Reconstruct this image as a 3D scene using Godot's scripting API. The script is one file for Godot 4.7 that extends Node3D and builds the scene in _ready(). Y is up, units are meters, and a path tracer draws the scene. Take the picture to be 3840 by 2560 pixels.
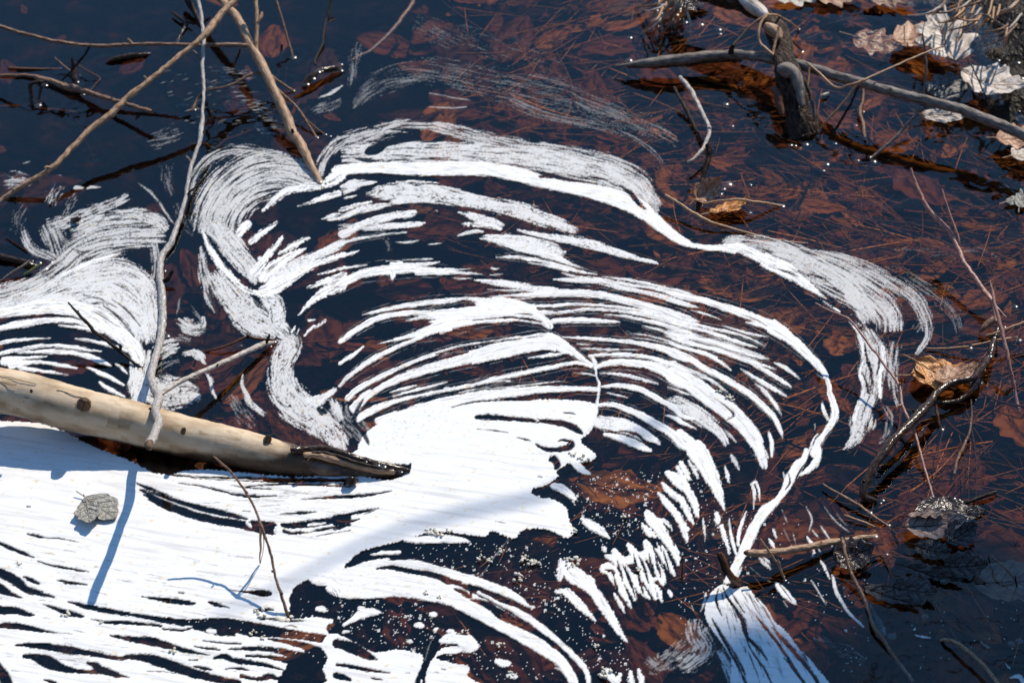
extends Node3D
# A dark pond under bare trees: swirls of white foam, sticks, sunken leaves, a muddy bank. Metres, y up, water level y = 0.

const PITCH := deg_to_rad(40.0)
const DIST := 3.6
const TY := 0.12039
const PXM := 2954.0                       # photo pixels per metre at the centre of the water
var cam_pos := Vector3(0, DIST * sin(PITCH), DIST * cos(PITCH))
var cam_up := Vector3(0, cos(PITCH), -sin(PITCH))
var cam_fwd := Vector3(0, -sin(PITCH), -cos(PITCH))
var ox := 0.0
var oy := 0.0
var kk := 0.5484
var names := {}
var M := {}
var rng := RandomNumberGenerator.new()

# ---------- measured places: a point of the photograph, at height h over the water, as a point in the pond ----------
func sec(col: int, row: int) -> void:
	ox = col * 1280.0
	oy = row * 850.0
	kk = 0.5484

func at(x: float, y: float, h := 0.0) -> Vector3:
	var px := ox + x * kk
	var py := oy + y * kk
	var nx := (px - 1920.0) / 1920.0 * TY * 1.5
	var ny := (1280.0 - py) / 1280.0 * TY
	var d := Vector3(nx, 0, 0) + cam_up * ny + cam_fwd
	return cam_pos + d * ((h - cam_pos.y) / d.y)

func real(hw: float, p: Vector3) -> float:      # a half width seen there, in metres
	return hw * kk / PXM * (p - cam_pos).length() / DIST

func spline(a: Array, dim: int, step: float) -> Array:      # Catmull-Rom through rows of dim numbers; step in the units of the first two
	var out := []
	var n := a.size() / dim
	for i in n - 1:
		var p0 := maxi(i - 1, 0) * dim
		var p1 := i * dim
		var p2 := (i + 1) * dim
		var p3 := mini(i + 2, n - 1) * dim
		var len := Vector2(a[p2] - a[p1], a[p2 + 1] - a[p1 + 1]).length()
		var m := maxi(1, int(ceil(len / step)))
		for j in m + (1 if i == n - 2 else 0):
			var t := float(j) / m
			var row := PackedFloat32Array()
			for c in dim:
				var v0: float = a[p0 + c]
				var v1: float = a[p1 + c]
				var v2: float = a[p2 + c]
				var v3: float = a[p3 + c]
				row.append(0.5 * (2.0 * v1 + (v2 - v0) * t + (2.0 * v0 - 5.0 * v1 + 4.0 * v2 - v3) * t * t + (3.0 * v1 - v0 - 3.0 * v2 + v3) * t * t * t))
			out.append(row)
	return out

# ---------- naming ----------
func numbered(n: String) -> String:
	var c: int = names.get(n, 0)
	names[n] = c + 1
	return n if c == 0 else "%s_%03d" % [n, c]

func tag(o: Node, label: String, category: String, group := "", kind := "") -> void:
	o.set_meta("label", label)
	o.set_meta("category", category)
	if group: o.set_meta("group", group)
	if kind: o.set_meta("kind", kind)

func thing(called: String, label: String, category: String, where: Vector3, group := "") -> Node3D:
	var o := Node3D.new()
	o.name = numbered(called)
	add_child(o, true)
	o.position = where
	tag(o, label, category, group)
	return o

func part(called: String, mesh: Mesh, mat: Material, parent: Node, where := Vector3.ZERO) -> MeshInstance3D:
	var o := MeshInstance3D.new()
	o.name = called if parent != self else numbered(called)
	o.mesh = mesh
	o.material_override = mat
	o.position = where
	parent.add_child(o, true)
	return o

func arrays(v: PackedVector3Array, nrm: PackedVector3Array, uv: PackedVector2Array, idx: PackedInt32Array, col := PackedColorArray()) -> ArrayMesh:
	var a := []
	a.resize(Mesh.ARRAY_MAX)
	a[Mesh.ARRAY_VERTEX] = v
	a[Mesh.ARRAY_NORMAL] = nrm
	if uv.size(): a[Mesh.ARRAY_TEX_UV] = uv
	if col.size(): a[Mesh.ARRAY_COLOR] = col
	a[Mesh.ARRAY_INDEX] = idx
	var m := ArrayMesh.new()
	m.add_surface_from_arrays(Mesh.PRIMITIVE_TRIANGLES, a)
	return m

func lin(r: float, g: float, b: float) -> Color:
	return Color(r, g, b).linear_to_srgb()

# ---------- materials ----------
func noise_tex(freq: float, stops: Array, seed_: int, stretch := 1, octaves := 4, bump := false) -> Texture2D:
	# a seamless sheet of noise, coloured by linear stops [offset, r, g, b, ...]; stretch > 1 draws it out along v
	var nz := FastNoiseLite.new()
	nz.seed = seed_
	nz.noise_type = FastNoiseLite.TYPE_SIMPLEX_SMOOTH
	nz.frequency = freq
	nz.fractal_octaves = octaves
	var im := nz.get_seamless_image(256, 256)
	if stretch > 1:
		im.resize(256, 256 * stretch, Image.INTERPOLATE_CUBIC)
		im.crop(256, 256 * stretch)
	im.convert(Image.FORMAT_RGB8)
	if not bump:
		var g := Gradient.new()
		var off := PackedFloat32Array()
		var cols := PackedColorArray()
		for i in stops.size() / 4:
			off.append(stops[i * 4])
			cols.append(lin(stops[i * 4 + 1], stops[i * 4 + 2], stops[i * 4 + 3]))
		g.offsets = off
		g.colors = cols
		var lut := []
		for i in 256: lut.append(g.sample(i / 255.0))
		for y in im.get_height():
			for x in 256:
				im.set_pixel(x, y, lut[int(im.get_pixel(x, y).r8)])
	return ImageTexture.create_from_image(im)

func mat(rough: float, tex: Texture2D, bump: Texture2D, bump_cm: float, scale := Vector3.ONE, spec := 0.5) -> StandardMaterial3D:
	var m := StandardMaterial3D.new()
	m.roughness = rough
	m.metallic_specular = spec
	m.albedo_texture = tex
	m.uv1_scale = scale
	if bump:
		m.heightmap_enabled = true
		m.heightmap_texture = bump
		m.heightmap_scale = bump_cm
	return m

func tinted(m: StandardMaterial3D, r: float, g: float, b: float) -> StandardMaterial3D:
	var c: StandardMaterial3D = m.duplicate()
	c.albedo_color = lin(r, g, b)
	return c

func make_materials() -> void:
	var grain := noise_tex(0.02, [0, 0, 0, 0, 1, 1, 1, 1], 3, 4, 5, true)
	var fine := noise_tex(0.05, [0, 0, 0, 0, 1, 1, 1, 1], 4, 1, 4, true)
	M.log = mat(0.6, noise_tex(0.024, [0.0, 0.24, 0.15, 0.08, 0.28, 0.46, 0.33, 0.2, 0.5, 0.60, 0.46, 0.31, 0.78, 0.68, 0.55, 0.39, 1.0, 0.38, 0.26, 0.15], 7, 8, 5), grain, 0.09, Vector3(1, 1, 1))
	M.knot = mat(0.7, noise_tex(0.03, [0.0, 0.03, 0.015, 0.008, 0.5, 0.12, 0.06, 0.03, 1.0, 0.28, 0.17, 0.09], 8), fine, 0.15)
	M.wet_end = mat(0.22, noise_tex(0.02, [0.0, 0.05, 0.025, 0.015, 0.5, 0.13, 0.075, 0.045, 1.0, 0.30, 0.19, 0.12], 9, 3), fine, 0.12)
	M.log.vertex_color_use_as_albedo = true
	M.root = mat(0.6, noise_tex(0.03, [0.0, 0.006, 0.004, 0.003, 0.4, 0.028, 0.016, 0.010, 0.7, 0.075, 0.042, 0.026, 1.0, 0.20, 0.13, 0.09], 31, 2, 5), fine, 0.45, Vector3(2, 2, 2), 0.35)
	M.pale = mat(0.5, noise_tex(0.03, [0.0, 0.16, 0.135, 0.12, 0.4, 0.36, 0.33, 0.31, 0.75, 0.48, 0.45, 0.42, 1.0, 0.6, 0.57, 0.54], 19, 3), grain, 0.11)
	M.tan = mat(0.6, noise_tex(0.02, [0.0, 0.16, 0.08, 0.04, 0.35, 0.33, 0.19, 0.105, 0.7, 0.43, 0.27, 0.16, 1.0, 0.52, 0.36, 0.24], 11, 3), grain, 0.11)
	M.brown = mat(0.55, noise_tex(0.025, [0.0, 0.07, 0.035, 0.02, 0.4, 0.20, 0.105, 0.06, 0.75, 0.30, 0.17, 0.10, 1.0, 0.36, 0.24, 0.16], 12, 3), grain, 0.11)
	M.grey = mat(0.6, noise_tex(0.025, [0.0, 0.035, 0.027, 0.022, 0.4, 0.13, 0.104, 0.086, 0.75, 0.22, 0.18, 0.155, 1.0, 0.34, 0.29, 0.26], 13, 3), grain, 0.11)
	M.dark = mat(0.5, noise_tex(0.03, [0.0, 0.004, 0.003, 0.002, 0.5, 0.017, 0.010, 0.007, 1.0, 0.055, 0.031, 0.02], 14, 3), grain, 0.06)
	M.wet = mat(0.18, noise_tex(0.03, [0.0, 0.012, 0.007, 0.005, 0.5, 0.045, 0.028, 0.02, 1.0, 0.12, 0.08, 0.06], 15, 3), grain, 0.06)
	M.rust = mat(0.45, noise_tex(0.03, [0.0, 0.03, 0.008, 0.002, 0.5, 0.11, 0.032, 0.006, 1.0, 0.20, 0.065, 0.014], 16, 2), fine, 0.05)
	M.straw = mat(0.5, noise_tex(0.02, [0.0, 0.24, 0.12, 0.055, 0.5, 0.40, 0.23, 0.12, 1.0, 0.52, 0.34, 0.2], 17, 4), grain, 0.02)
	M.pink = mat(0.45, noise_tex(0.02, [0.0, 0.18, 0.07, 0.05, 0.5, 0.34, 0.16, 0.125, 1.0, 0.48, 0.28, 0.22], 18, 4), grain, 0.03)
	M.leaf_pale = mat(0.55, noise_tex(0.018, [0.0, 0.22, 0.17, 0.14, 0.4, 0.50, 0.43, 0.37, 0.7, 0.64, 0.57, 0.50, 1.0, 0.72, 0.66, 0.6], 21, 1, 5), fine, 0.08)
	M.leaf_tan = mat(0.5, noise_tex(0.02, [0.0, 0.15, 0.06, 0.03, 0.35, 0.33, 0.16, 0.09, 0.7, 0.50, 0.29, 0.18, 1.0, 0.6, 0.42, 0.3], 22, 1, 5), fine, 0.08)
	M.leaf_gold = mat(0.42, noise_tex(0.02, [0.0, 0.10, 0.03, 0.006, 0.35, 0.40, 0.15, 0.03, 0.6, 0.62, 0.25, 0.05, 1.0, 0.74, 0.42, 0.14], 23, 1, 5), fine, 0.08)
	M.leaf_dark = mat(0.25, noise_tex(0.02, [0.0, 0.012, 0.008, 0.008, 0.5, 0.05, 0.034, 0.03, 1.0, 0.13, 0.09, 0.078], 24, 1, 5), fine, 0.08)
	M.leaf_lace = mat(0.5, noise_tex(0.03, [0.0, 0.16, 0.15, 0.125, 0.4, 0.26, 0.25, 0.215, 0.6, 0.34, 0.33, 0.29, 1.0, 0.5, 0.49, 0.45], 25, 1, 5), fine, 0.08)
	M.sunk = mat(0.7, noise_tex(0.012, [0.0, 0.08, 0.07, 0.07, 0.35, 0.42, 0.38, 0.35, 0.65, 0.9, 0.86, 0.84, 1.0, 1.0, 1.0, 1.0], 26, 1, 5), null, 0.0, Vector3.ONE, 0.2)
	M.sunk.specular_mode = BaseMaterial3D.SPECULAR_DISABLED
	M.sunk_a = tinted(M.sunk, 0.085, 0.023, 0.009)
	M.sunk_b = tinted(M.sunk, 0.155, 0.044, 0.009)
	M.sunk_c = tinted(M.sunk, 0.040, 0.0125, 0.006)
	M.sunk_d = tinted(M.sunk, 0.105, 0.048, 0.021)
	M.sunk_e = tinted(M.sunk, 0.5, 0.17, 0.038)
	M.sunk_wood = tinted(M.sunk, 0.085, 0.075, 0.045)
	M.drowned = tinted(M.sunk, 0.014, 0.007, 0.004)
	M.drowned_rust = tinted(M.sunk, 0.09, 0.028, 0.006)
	M.wet.metallic_specular = 0.35
	M.dark.metallic_specular = 0.3
	M.mud = mat(0.55, noise_tex(0.03, [0.0, 0.003, 0.002, 0.0015, 0.5, 0.014, 0.009, 0.006, 1.0, 0.05, 0.032, 0.022], 27, 1, 5), fine, 0.5, Vector3(9, 9, 9), 0.35)
	M.mud.uv1_triplanar = true
	M.mud.uv1_world_triplanar = true
	M.bed = mat(0.8, noise_tex(0.02, [0.0, 0.0008, 0.0005, 0.0004, 0.45, 0.002, 0.001, 0.0006, 0.7, 0.006, 0.0022, 0.0012, 1.0, 0.022, 0.007, 0.003], 28, 1, 5), fine, 0.6, Vector3(3.1, 3.1, 3.1), 0.2)
	M.bed.specular_mode = BaseMaterial3D.SPECULAR_DISABLED
	M.bed.uv1_triplanar = true
	M.bed.uv1_world_triplanar = true
	var w := StandardMaterial3D.new()
	w.transparency = BaseMaterial3D.TRANSPARENCY_ALPHA
	w.albedo_color = Color(0.9, 0.95, 1.0, 0.0)
	w.roughness = 0.02
	w.metallic_specular = 0.5
	M.water = w
	M.bead = w.duplicate()
	M.bead.roughness = 0.24
	var f := StandardMaterial3D.new()
	f.transparency = BaseMaterial3D.TRANSPARENCY_ALPHA
	f.vertex_color_use_as_albedo = true
	f.albedo_color = Color.WHITE
	f.roughness = 0.75
	f.metallic_specular = 0.3
	M.foam = f
	M.crumb = mat(0.8, noise_tex(0.03, [0.0, 0.6, 0.54, 0.42, 1.0, 0.86, 0.82, 0.72], 29), null, 0.0)
	M.needle_green = mat(0.4, noise_tex(0.02, [0.0, 0.10, 0.14, 0.02, 1.0, 0.28, 0.34, 0.08], 30), null, 0.0)

# ---------- shapes ----------
func tube_mesh(pts: Array, radii: Array, sides := 8, lump := 0.12, seed_ := 1, flat := 1.0) -> ArrayMesh:
	var nz := FastNoiseLite.new()
	nz.seed = seed_
	nz.frequency = 1.0
	nz.fractal_octaves = 2
	var v := PackedVector3Array()
	var nn := PackedVector3Array()
	var uv := PackedVector2Array()
	var idx := PackedInt32Array()
	var n := pts.size()
	var up := Vector3(0.1, 1, 0.05).normalized()
	var run := 0.0
	var mean := 0.0
	for r in radii: mean += r
	mean /= n
	for i in n:
		var t: Vector3 = (pts[mini(i + 1, n - 1)] - pts[maxi(i - 1, 0)]).normalized()
		if t.length() < 0.5: t = Vector3(1, 0, 0)
		var side := t.cross(up)
		if side.length() < 0.05: side = t.cross(Vector3(1, 0, 0.3))
		side = side.normalized()
		up = side.cross(t).normalized()
		if i > 0: run += (pts[i] - pts[i - 1]).length()
		for j in sides + 1:
			var a := TAU * j / sides
			var d := side * cos(a) + up * sin(a)
			var r: float = radii[i] * (1.0 + lump * nz.get_noise_3d(cos(a) * 1.1, sin(a) * 1.1, run / mean * 0.22))
			var dd := side * cos(a) + up * sin(a) * flat
			v.append(pts[i] + dd * r)
			nn.append(d)
			uv.append(Vector2(float(j) / sides, run / (TAU * mean) * 0.35))
	for i in n - 1:
		for j in sides:
			var a := i * (sides + 1) + j
			var b := a + sides + 1
			idx.append_array([a, a + 1, b, b, a + 1, b + 1])
	for e in 2:                                  # rounded ends
		var i := 0 if e == 0 else n - 1
		var t: Vector3 = (pts[0] - pts[1]).normalized() if e == 0 else (pts[n - 1] - pts[n - 2]).normalized()
		var c := v.size()
		v.append(pts[i] + t * radii[i] * 0.35)
		nn.append(t)
		uv.append(Vector2(0.5, run))
		for j in sides:
			var a := i * (sides + 1) + j
			if e == 0: idx.append_array([c, a + 1, a])
			else: idx.append_array([c, a, a + 1])
	return arrays(v, nn, uv, idx)

func rod(a: Array, base: Vector3, sides := 8, lump := 0.2, step := 14.0, flat := 1.0) -> ArrayMesh:     # rows x, y, half width (as measured), height in cm
	var rows := spline(a, 4, step)
	var pts := []
	var radii := []
	var wob := FastNoiseLite.new()
	wob.frequency = 0.012
	wob.seed = int(a[0]) + int(a[1]) * 3
	for r in rows:
		var p := at(r[0] + wob.get_noise_2d(r[0], r[1]) * minf(r[2] * 0.5, 6.0), r[1] + wob.get_noise_2d(r[1], r[0] + 99.0) * minf(r[2] * 0.5, 6.0), r[3] * 0.01)
		pts.append(p - base)
		radii.append(maxf(real(r[2], p), 0.0004))
	return tube_mesh(pts, radii, sides, lump, int(a[0] + a[1] * 7), flat)

func stick(called: String, label: String, category: String, a: Array, m: Material, sides := 8, group := "", lump := 0.2) -> Node3D:
	var low := at(a[0], a[1], a[3] * 0.01)
	for i in a.size() / 4:
		var p := at(a[i * 4], a[i * 4 + 1], a[i * 4 + 3] * 0.01)
		if p.y < low.y: low = p
	var o := thing(called, label, category, low, group)
	part("stem", rod(a, low, sides, lump), m, o)
	return o

func arm(o: Node3D, called: String, a: Array, m: Material, sides := 6) -> MeshInstance3D:     # a side twig, bud or nub of a stick
	return part(called, rod(a, o.position, sides), m, o)

func beads(o: Node3D, a: Array) -> void:           # water caps added to glint in the sun, rows x, y, height cm, size mm
	for i in a.size() / 4:
		part("glint_bead", bead_mesh, M.bead, o, at(a[i * 4], a[i * 4 + 1], a[i * 4 + 2] * 0.01) - o.position).scale = Vector3.ONE * a[i * 4 + 3] / 3.4 * rng.randf_range(0.45, 1.0)

var bead_mesh: ArrayMesh
func make_bead() -> void:                                    # a shallow cap of water, 6.4 mm wide
	var v := PackedVector3Array()
	var nn := PackedVector3Array()
	var idx := PackedInt32Array()
	var big := 0.0095
	for i in 7:
		var th := i / 6.0 * 0.47
		for j in 17:
			var a := TAU * j / 16.0
			var d := Vector3(sin(th) * cos(a), cos(th), sin(th) * sin(a))
			v.append(d * big - Vector3(0, big * cos(0.47), 0))
			nn.append(d)
	for i in 6:
		for j in 16:
			var a := i * 17 + j
			var b := a + 17
			idx.append_array([a, b, a + 1, b, b + 1, a + 1])
	bead_mesh = arrays(v, nn, PackedVector2Array(), idx)

func leaf_mesh(length: float, width: float, teeth: int, lobe: float, curl: float, fold: float, seed_: int, nx := 24, ny := 8, crumple := 1.0) -> ArrayMesh:
	# a blade along +x from its stalk at the origin; curl bends it along its length, fold lifts its halves
	var nz := FastNoiseLite.new()
	nz.seed = seed_
	nz.frequency = 1.0
	var v := PackedVector3Array()
	var uv := PackedVector2Array()
	var idx := PackedInt32Array()
	for i in nx + 1:
		var u := float(i) / nx
		var out := pow(sin(PI * pow(u, 0.75)), 0.7) * (1.0 - 0.25 * u)
		for j in ny + 1:
			var s := float(j) / ny * 2.0 - 1.0
			var edge := out * (1.0 + lobe * sin(u * teeth * PI) + 0.2 * minf(crumple, 1.0) * nz.get_noise_2d(u * 6.0, signf(s) * 5.0))
			var x := u * length + absf(s) * edge * width * 0.12
			var z := s * edge * width * 0.5
			var y := curl * length * (u - 0.45) * (u - 0.45) + fold * absf(s) * edge * width * (0.4 + 0.4 * nz.get_noise_2d(u * 2.0 + 9.0, signf(s))) + crumple * length * 0.045 * nz.get_noise_2d(u * 3.5, s * 1.7 + 20.0)
			y += 0.007 * length * cos(absf(s) * 5.0 - u * 26.0) * absf(s)
			v.append(Vector3(x, y, z))
			uv.append(Vector2(u, s * 0.5 + 0.5))
	var nn := PackedVector3Array()
	nn.resize(v.size())
	for i in nx:
		for j in ny:
			var a := i * (ny + 1) + j
			var b := a + ny + 1
			idx.append_array([a, b, a + 1, a + 1, b, b + 1])
			var m := (v[a + 1] - v[a]).cross(v[b] - v[a])
			for q in [a, b, a + 1, b + 1]: nn[q] += m
	for i in nn.size(): nn[i] = nn[i].normalized() if nn[i].length() > 0 else Vector3.UP
	return arrays(v, nn, uv, idx)

func lifted_leaf(called: String, label: String, p: Vector3, length: float, width: float, yaw: float, tilt: Vector2, curl: float, fold: float, m: Material, vein: Material, seed_: int, teeth := 9, lobe := 0.1, crumple := 1.0) -> Node3D:
	var o := thing(called, label, "leaf", p)
	o.basis = Basis(Vector3.UP, yaw) * Basis(Vector3(0, 0, 1), tilt.x) * Basis(Vector3(1, 0, 0), tilt.y)
	var mesh := leaf_mesh(length, width, teeth, lobe, curl, fold, seed_, 36, 14, crumple)
	part("blade", mesh, m, o)
	var vv: PackedVector3Array = mesh.surface_get_arrays(0)[Mesh.ARRAY_VERTEX]
	var pts := []
	var rr := []
	for i in 37:
		pts.append(vv[i * 15 + 7] + Vector3(0, 0.0003, 0))
		rr.append(lerpf(0.0008, 0.0003, i / 36.0))
	pts.push_front(pts[0] + Vector3(-length * 0.22, length * 0.05, length * 0.04))
	rr.push_front(0.0007)
	part("midrib", tube_mesh(pts, rr, 5, 0.0), vein, o)
	for s in [-1, 1]:
		for q in 4:
			var vp := []
			var vr := []
			for t in 7:
				var col: int = 7 + s * t
				var row := mini(5 + q * 7 + int(t * 0.9), 36)
				vp.append(vv[row * 15 + col] + Vector3(0, 0.0003, 0))
				vr.append(0.00038 - 0.00003 * t)
			part("vein", tube_mesh(vp, vr, 4, 0.0), vein, o)
	return o

# ---------- foam: a field of cover over the water, laid down stroke by stroke along the flow, then raised as sheets of bubbles ----------
const FX0 := -0.80
const FZ0 := -0.86
const FDX := 0.001
const FDZ := 0.0014
const FW := 1600
const FH := 1100
var F := PackedFloat32Array()
var own := PackedByteArray()
var patch := 0
var fray := 0.0
var ragged := 0.5
var thin := 1.0
var patches := []
var nz_edge := FastNoiseLite.new()
var nz_flow := FastNoiseLite.new()
var nz_lace := FastNoiseLite.new()

func foam_begin() -> void:
	F.resize(FW * FH)
	own.resize(FW * FH)
	nz_edge.frequency = 0.045
	nz_edge.fractal_octaves = 3
	nz_edge.seed = 5
	nz_flow.frequency = 1.0
	nz_flow.fractal_octaves = 3
	nz_flow.fractal_gain = 0.6
	nz_flow.seed = 6
	nz_lace.frequency = 0.3
	nz_lace.fractal_octaves = 2
	nz_lace.seed = 8

func new_patch(called: String, label: String, fray_ := 0.25, ragged_ := 0.5) -> void:
	fray = fray_
	ragged = ragged_
	patches.append([called, label])
	patch = patches.size()

func cell(x: float, y: float) -> Vector2:           # measured place to grid
	var p := at(x, y)
	return Vector2((p.x - FX0) / FDX, (p.z - FZ0) / FDZ)

func stroke(a: Array, mode: int, dens := 1.0, ls := 260.0, lt := 9.0, lace := 0.35) -> void:
	# mode 0: a solid streak, 1: a streaky veil, 2: open water cut out of the foam
	var rows := spline(a, 3, 3.2)
	var n := rows.size()
	var run := 0.0
	var off: float = a[0] * 0.37 + a[1] * 1.91
	var ends := 60.0
	var top := minf(1.0, 0.14 + 0.92 * dens) * (1.0 - 0.2 * lace) if dens >= 0.5 else 0.05 + 0.55 * dens
	var total := 0.0
	for i in n - 1: total += Vector2(rows[i + 1][0] - rows[i][0], rows[i + 1][1] - rows[i][1]).length()
	for i in n:
		var r: PackedFloat32Array = rows[i]
		var q: PackedFloat32Array = rows[mini(i + 1, n - 1)]
		var b: PackedFloat32Array = rows[maxi(i - 1, 0)]
		var tx := q[0] - b[0]
		var ty := q[1] - b[1]
		var tl := sqrt(tx * tx + ty * ty)
		if tl < 0.001: continue
		tx /= tl
		ty /= tl
		if i > 0: run += Vector2(r[0] - b[0], r[1] - b[1]).length()
		var hw := maxf(r[2], 2.0) + (2.0 if mode != 1 else 0.0)
		if mode == 0 and hw < 50.0: hw *= thin
		if mode != 1:
			var near := minf(run, maxf(total - run, 0.0))
			if near < hw: hw *= sqrt(1.0 - (1.0 - near / hw) * (1.0 - near / hw)) * 0.9 + 0.1
		var c0 := cell(r[0] - ty * -hw, r[1] + tx * -hw)
		var c1 := cell(r[0] - ty * hw, r[1] + tx * hw)
		var m := maxi(2, int(ceil(hw * 2.0 / 3.2)))
		var fade := 1.0
		if mode == 1: fade = clampf(minf(run, float(n - i) * 3.2) / ends, 0.0, 1.0)
		for j in m + 1:
			var tn := float(j) / m * 2.0 - 1.0
			var gx := int(c0.x + (c1.x - c0.x) * (tn * 0.5 + 0.5) + 0.5)
			var gz := int(c0.y + (c1.y - c0.y) * (tn * 0.5 + 0.5) + 0.5)
			if gx < 0 or gz < 0 or gx >= FW or gz >= FH: continue
			var at_ := gz * FW + gx
			var tp := tn * hw
			var v := 0.0
			if mode == 1:
				var cover := dens * (1.0 - absf(tn * tn * tn)) * (0.35 + 0.65 * fade)
				v = nz_flow.get_noise_2d(run / ls + off, tp / lt * 0.42 + off) * 1.3 + (cover - 0.5) * 1.5 + nz_lace.get_noise_2d(run * 0.26 + off + 70.0, tp * 0.34) * 0.5
				v = clampf((v + 0.22) / 0.5, 0.0, 1.0) * top
				if v > 0.0 and lace > 0.0:
					var g := nz_lace.get_noise_2d(run * 0.10 + off, tp * 0.26 + nz_edge.get_noise_2d(gx, gz) * 3.0)
					v *= 1.0 - lace * clampf(0.55 + nz_edge.get_noise_2d(run * 0.13 + off, tp * 0.3) * 1.6, 0.1, 1.25) * clampf(g * 2.6 + 0.3, 0.0, 1.0)
			else:
				var hair := nz_flow.get_noise_2d(run / 130.0 + off, tp / 6.5 + off)
				var e := (1.0 - absf(tn)) * hw + nz_edge.get_noise_2d(run * (0.35 if ragged < 0.8 else 0.75) + off, tp * 1.4 + off) * minf(hw * 0.5, 7.0) * ragged + hair * minf(hw * 0.75, 9.0) - 1.8
				v = clampf(e / 6.0, 0.0, 1.0)
				if mode == 0 and fray > 0.0 and v > 0.0:
					v *= 1.0 - fray * clampf(nz_flow.get_noise_2d(run / 190.0 + off, tp / 15.0 + off) * 2.8 - 0.1, 0.0, 1.0)
			if mode == 2:
				F[at_] = F[at_] * (1.0 - v * dens)
			else:
				if mode == 0: v *= dens
				if v > F[at_]:
					F[at_] = v
					own[at_] = patch

func w(a: Array, dens := 1.0) -> void:
	stroke(a, 0, dens)
	if thin > 0.85 or a.size() < 12: return
	var hold := ragged
	for q in 3:                                     # hair-thin companions and splits that run beside and inside a rib
		var b := []
		var inside := q == 2
		var side := rng.randf_range(-0.5, 0.5) if inside else (1.0 if q == 0 else -1.0) * rng.randf_range(1.25, 1.7)
		var gap := 0.0 if inside else rng.randf_range(2.0, 9.0) * signf(side)
		var first := rng.randi() % 2
		var last := a.size() / 3 - rng.randi() % 2
		for i in range(first, last):
			b.append_array([a[i * 3], a[i * 3 + 1] + side * a[i * 3 + 2] + gap, 0.8 if i == first or i == last - 1 else rng.randf_range(1.2, 2.4)])
		ragged = 0.3
		if b.size() >= 9: stroke(b, 2 if inside else 0, rng.randf_range(0.35, 0.75) if inside else rng.randf_range(0.25, 0.7))
	ragged = hold
func l(a: Array, dens := 0.7, lace := 0.45, ls := 260.0, lt := 9.0) -> void: stroke(a, 1, dens, ls, lt, lace)
func k(a: Array, dens := 1.0) -> void: stroke(a, 2, dens)

func area(a: Array, cover := 1.0, rough := 7.0) -> void:          # a sheet of foam (or, cover 0, of open water) within an outline
	var rows := []
	var n := a.size() / 2
	var closed := a.duplicate()
	closed.append_array([a[0], a[1]])
	rows = spline(closed, 2, 5.0)
	var pg := PackedVector2Array()
	for r in rows:
		var d := Vector2(nz_edge.get_noise_2d(r[0], r[1]), nz_edge.get_noise_2d(r[1] + 300.0, r[0])) * rough * 1.6
		pg.append(cell(r[0] + d.x, r[1] + d.y))
	var lo := FH
	var hi := 0
	for p in pg:
		lo = mini(lo, int(p.y))
		hi = maxi(hi, int(p.y) + 1)
	for gz in range(maxi(lo, 0), mini(hi, FH - 1) + 1):
		var y := gz + 0.5
		var xs := PackedFloat32Array()
		for i in pg.size():
			var p := pg[i]
			var q := pg[(i + 1) % pg.size()]
			if (p.y <= y) != (q.y <= y): xs.append(p.x + (q.x - p.x) * (y - p.y) / (q.y - p.y))
		xs.sort()
		for s in xs.size() / 2:
			var x0 := clampi(int(xs[s * 2]), 0, FW)
			var x1 := clampi(int(xs[s * 2 + 1]), 0, FW)
			for gx in range(x0, x1):
				var at_ := gz * FW + gx
				if cover == 0.0: F[at_] = 0.0
				elif F[at_] < cover:
					F[at_] = cover
					own[at_] = patch

func specks(a: Array, count: int, big := 0.12) -> void:           # loose bubbles within an outline
	var box := Rect2(a[0], a[1], 0, 0)
	var pg := PackedVector2Array()
	for i in a.size() / 2:
		pg.append(Vector2(a[i * 2], a[i * 2 + 1]))
		box = box.expand(pg[i])
	for i in count:
		var p := Vector2(box.position.x + rng.randf() * box.size.x, box.position.y + rng.randf() * box.size.y)
		if not Geometry2D.is_point_in_polygon(p, pg) or nz_edge.get_noise_2d(p.x * 0.25, p.y * 0.25) < -0.18 + 0.4 * rng.randf() - 0.2: continue
		var c := cell(p.x, p.y)
		var r := 0 if rng.randf() > big else 1
		for dz in range(-r, r + 1):
			for dx in range(-r, r + 1):
				var gx := int(c.x) + dx
				var gz := int(c.y) + dz
				if gx < 0 or gz < 0 or gx >= FW or gz >= FH or (r > 0 and rng.randf() < 0.25): continue
				if F[gz * FW + gx] < 0.9:
					F[gz * FW + gx] = rng.randf_range(0.45, 1.0)
					own[gz * FW + gx] = patch

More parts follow.
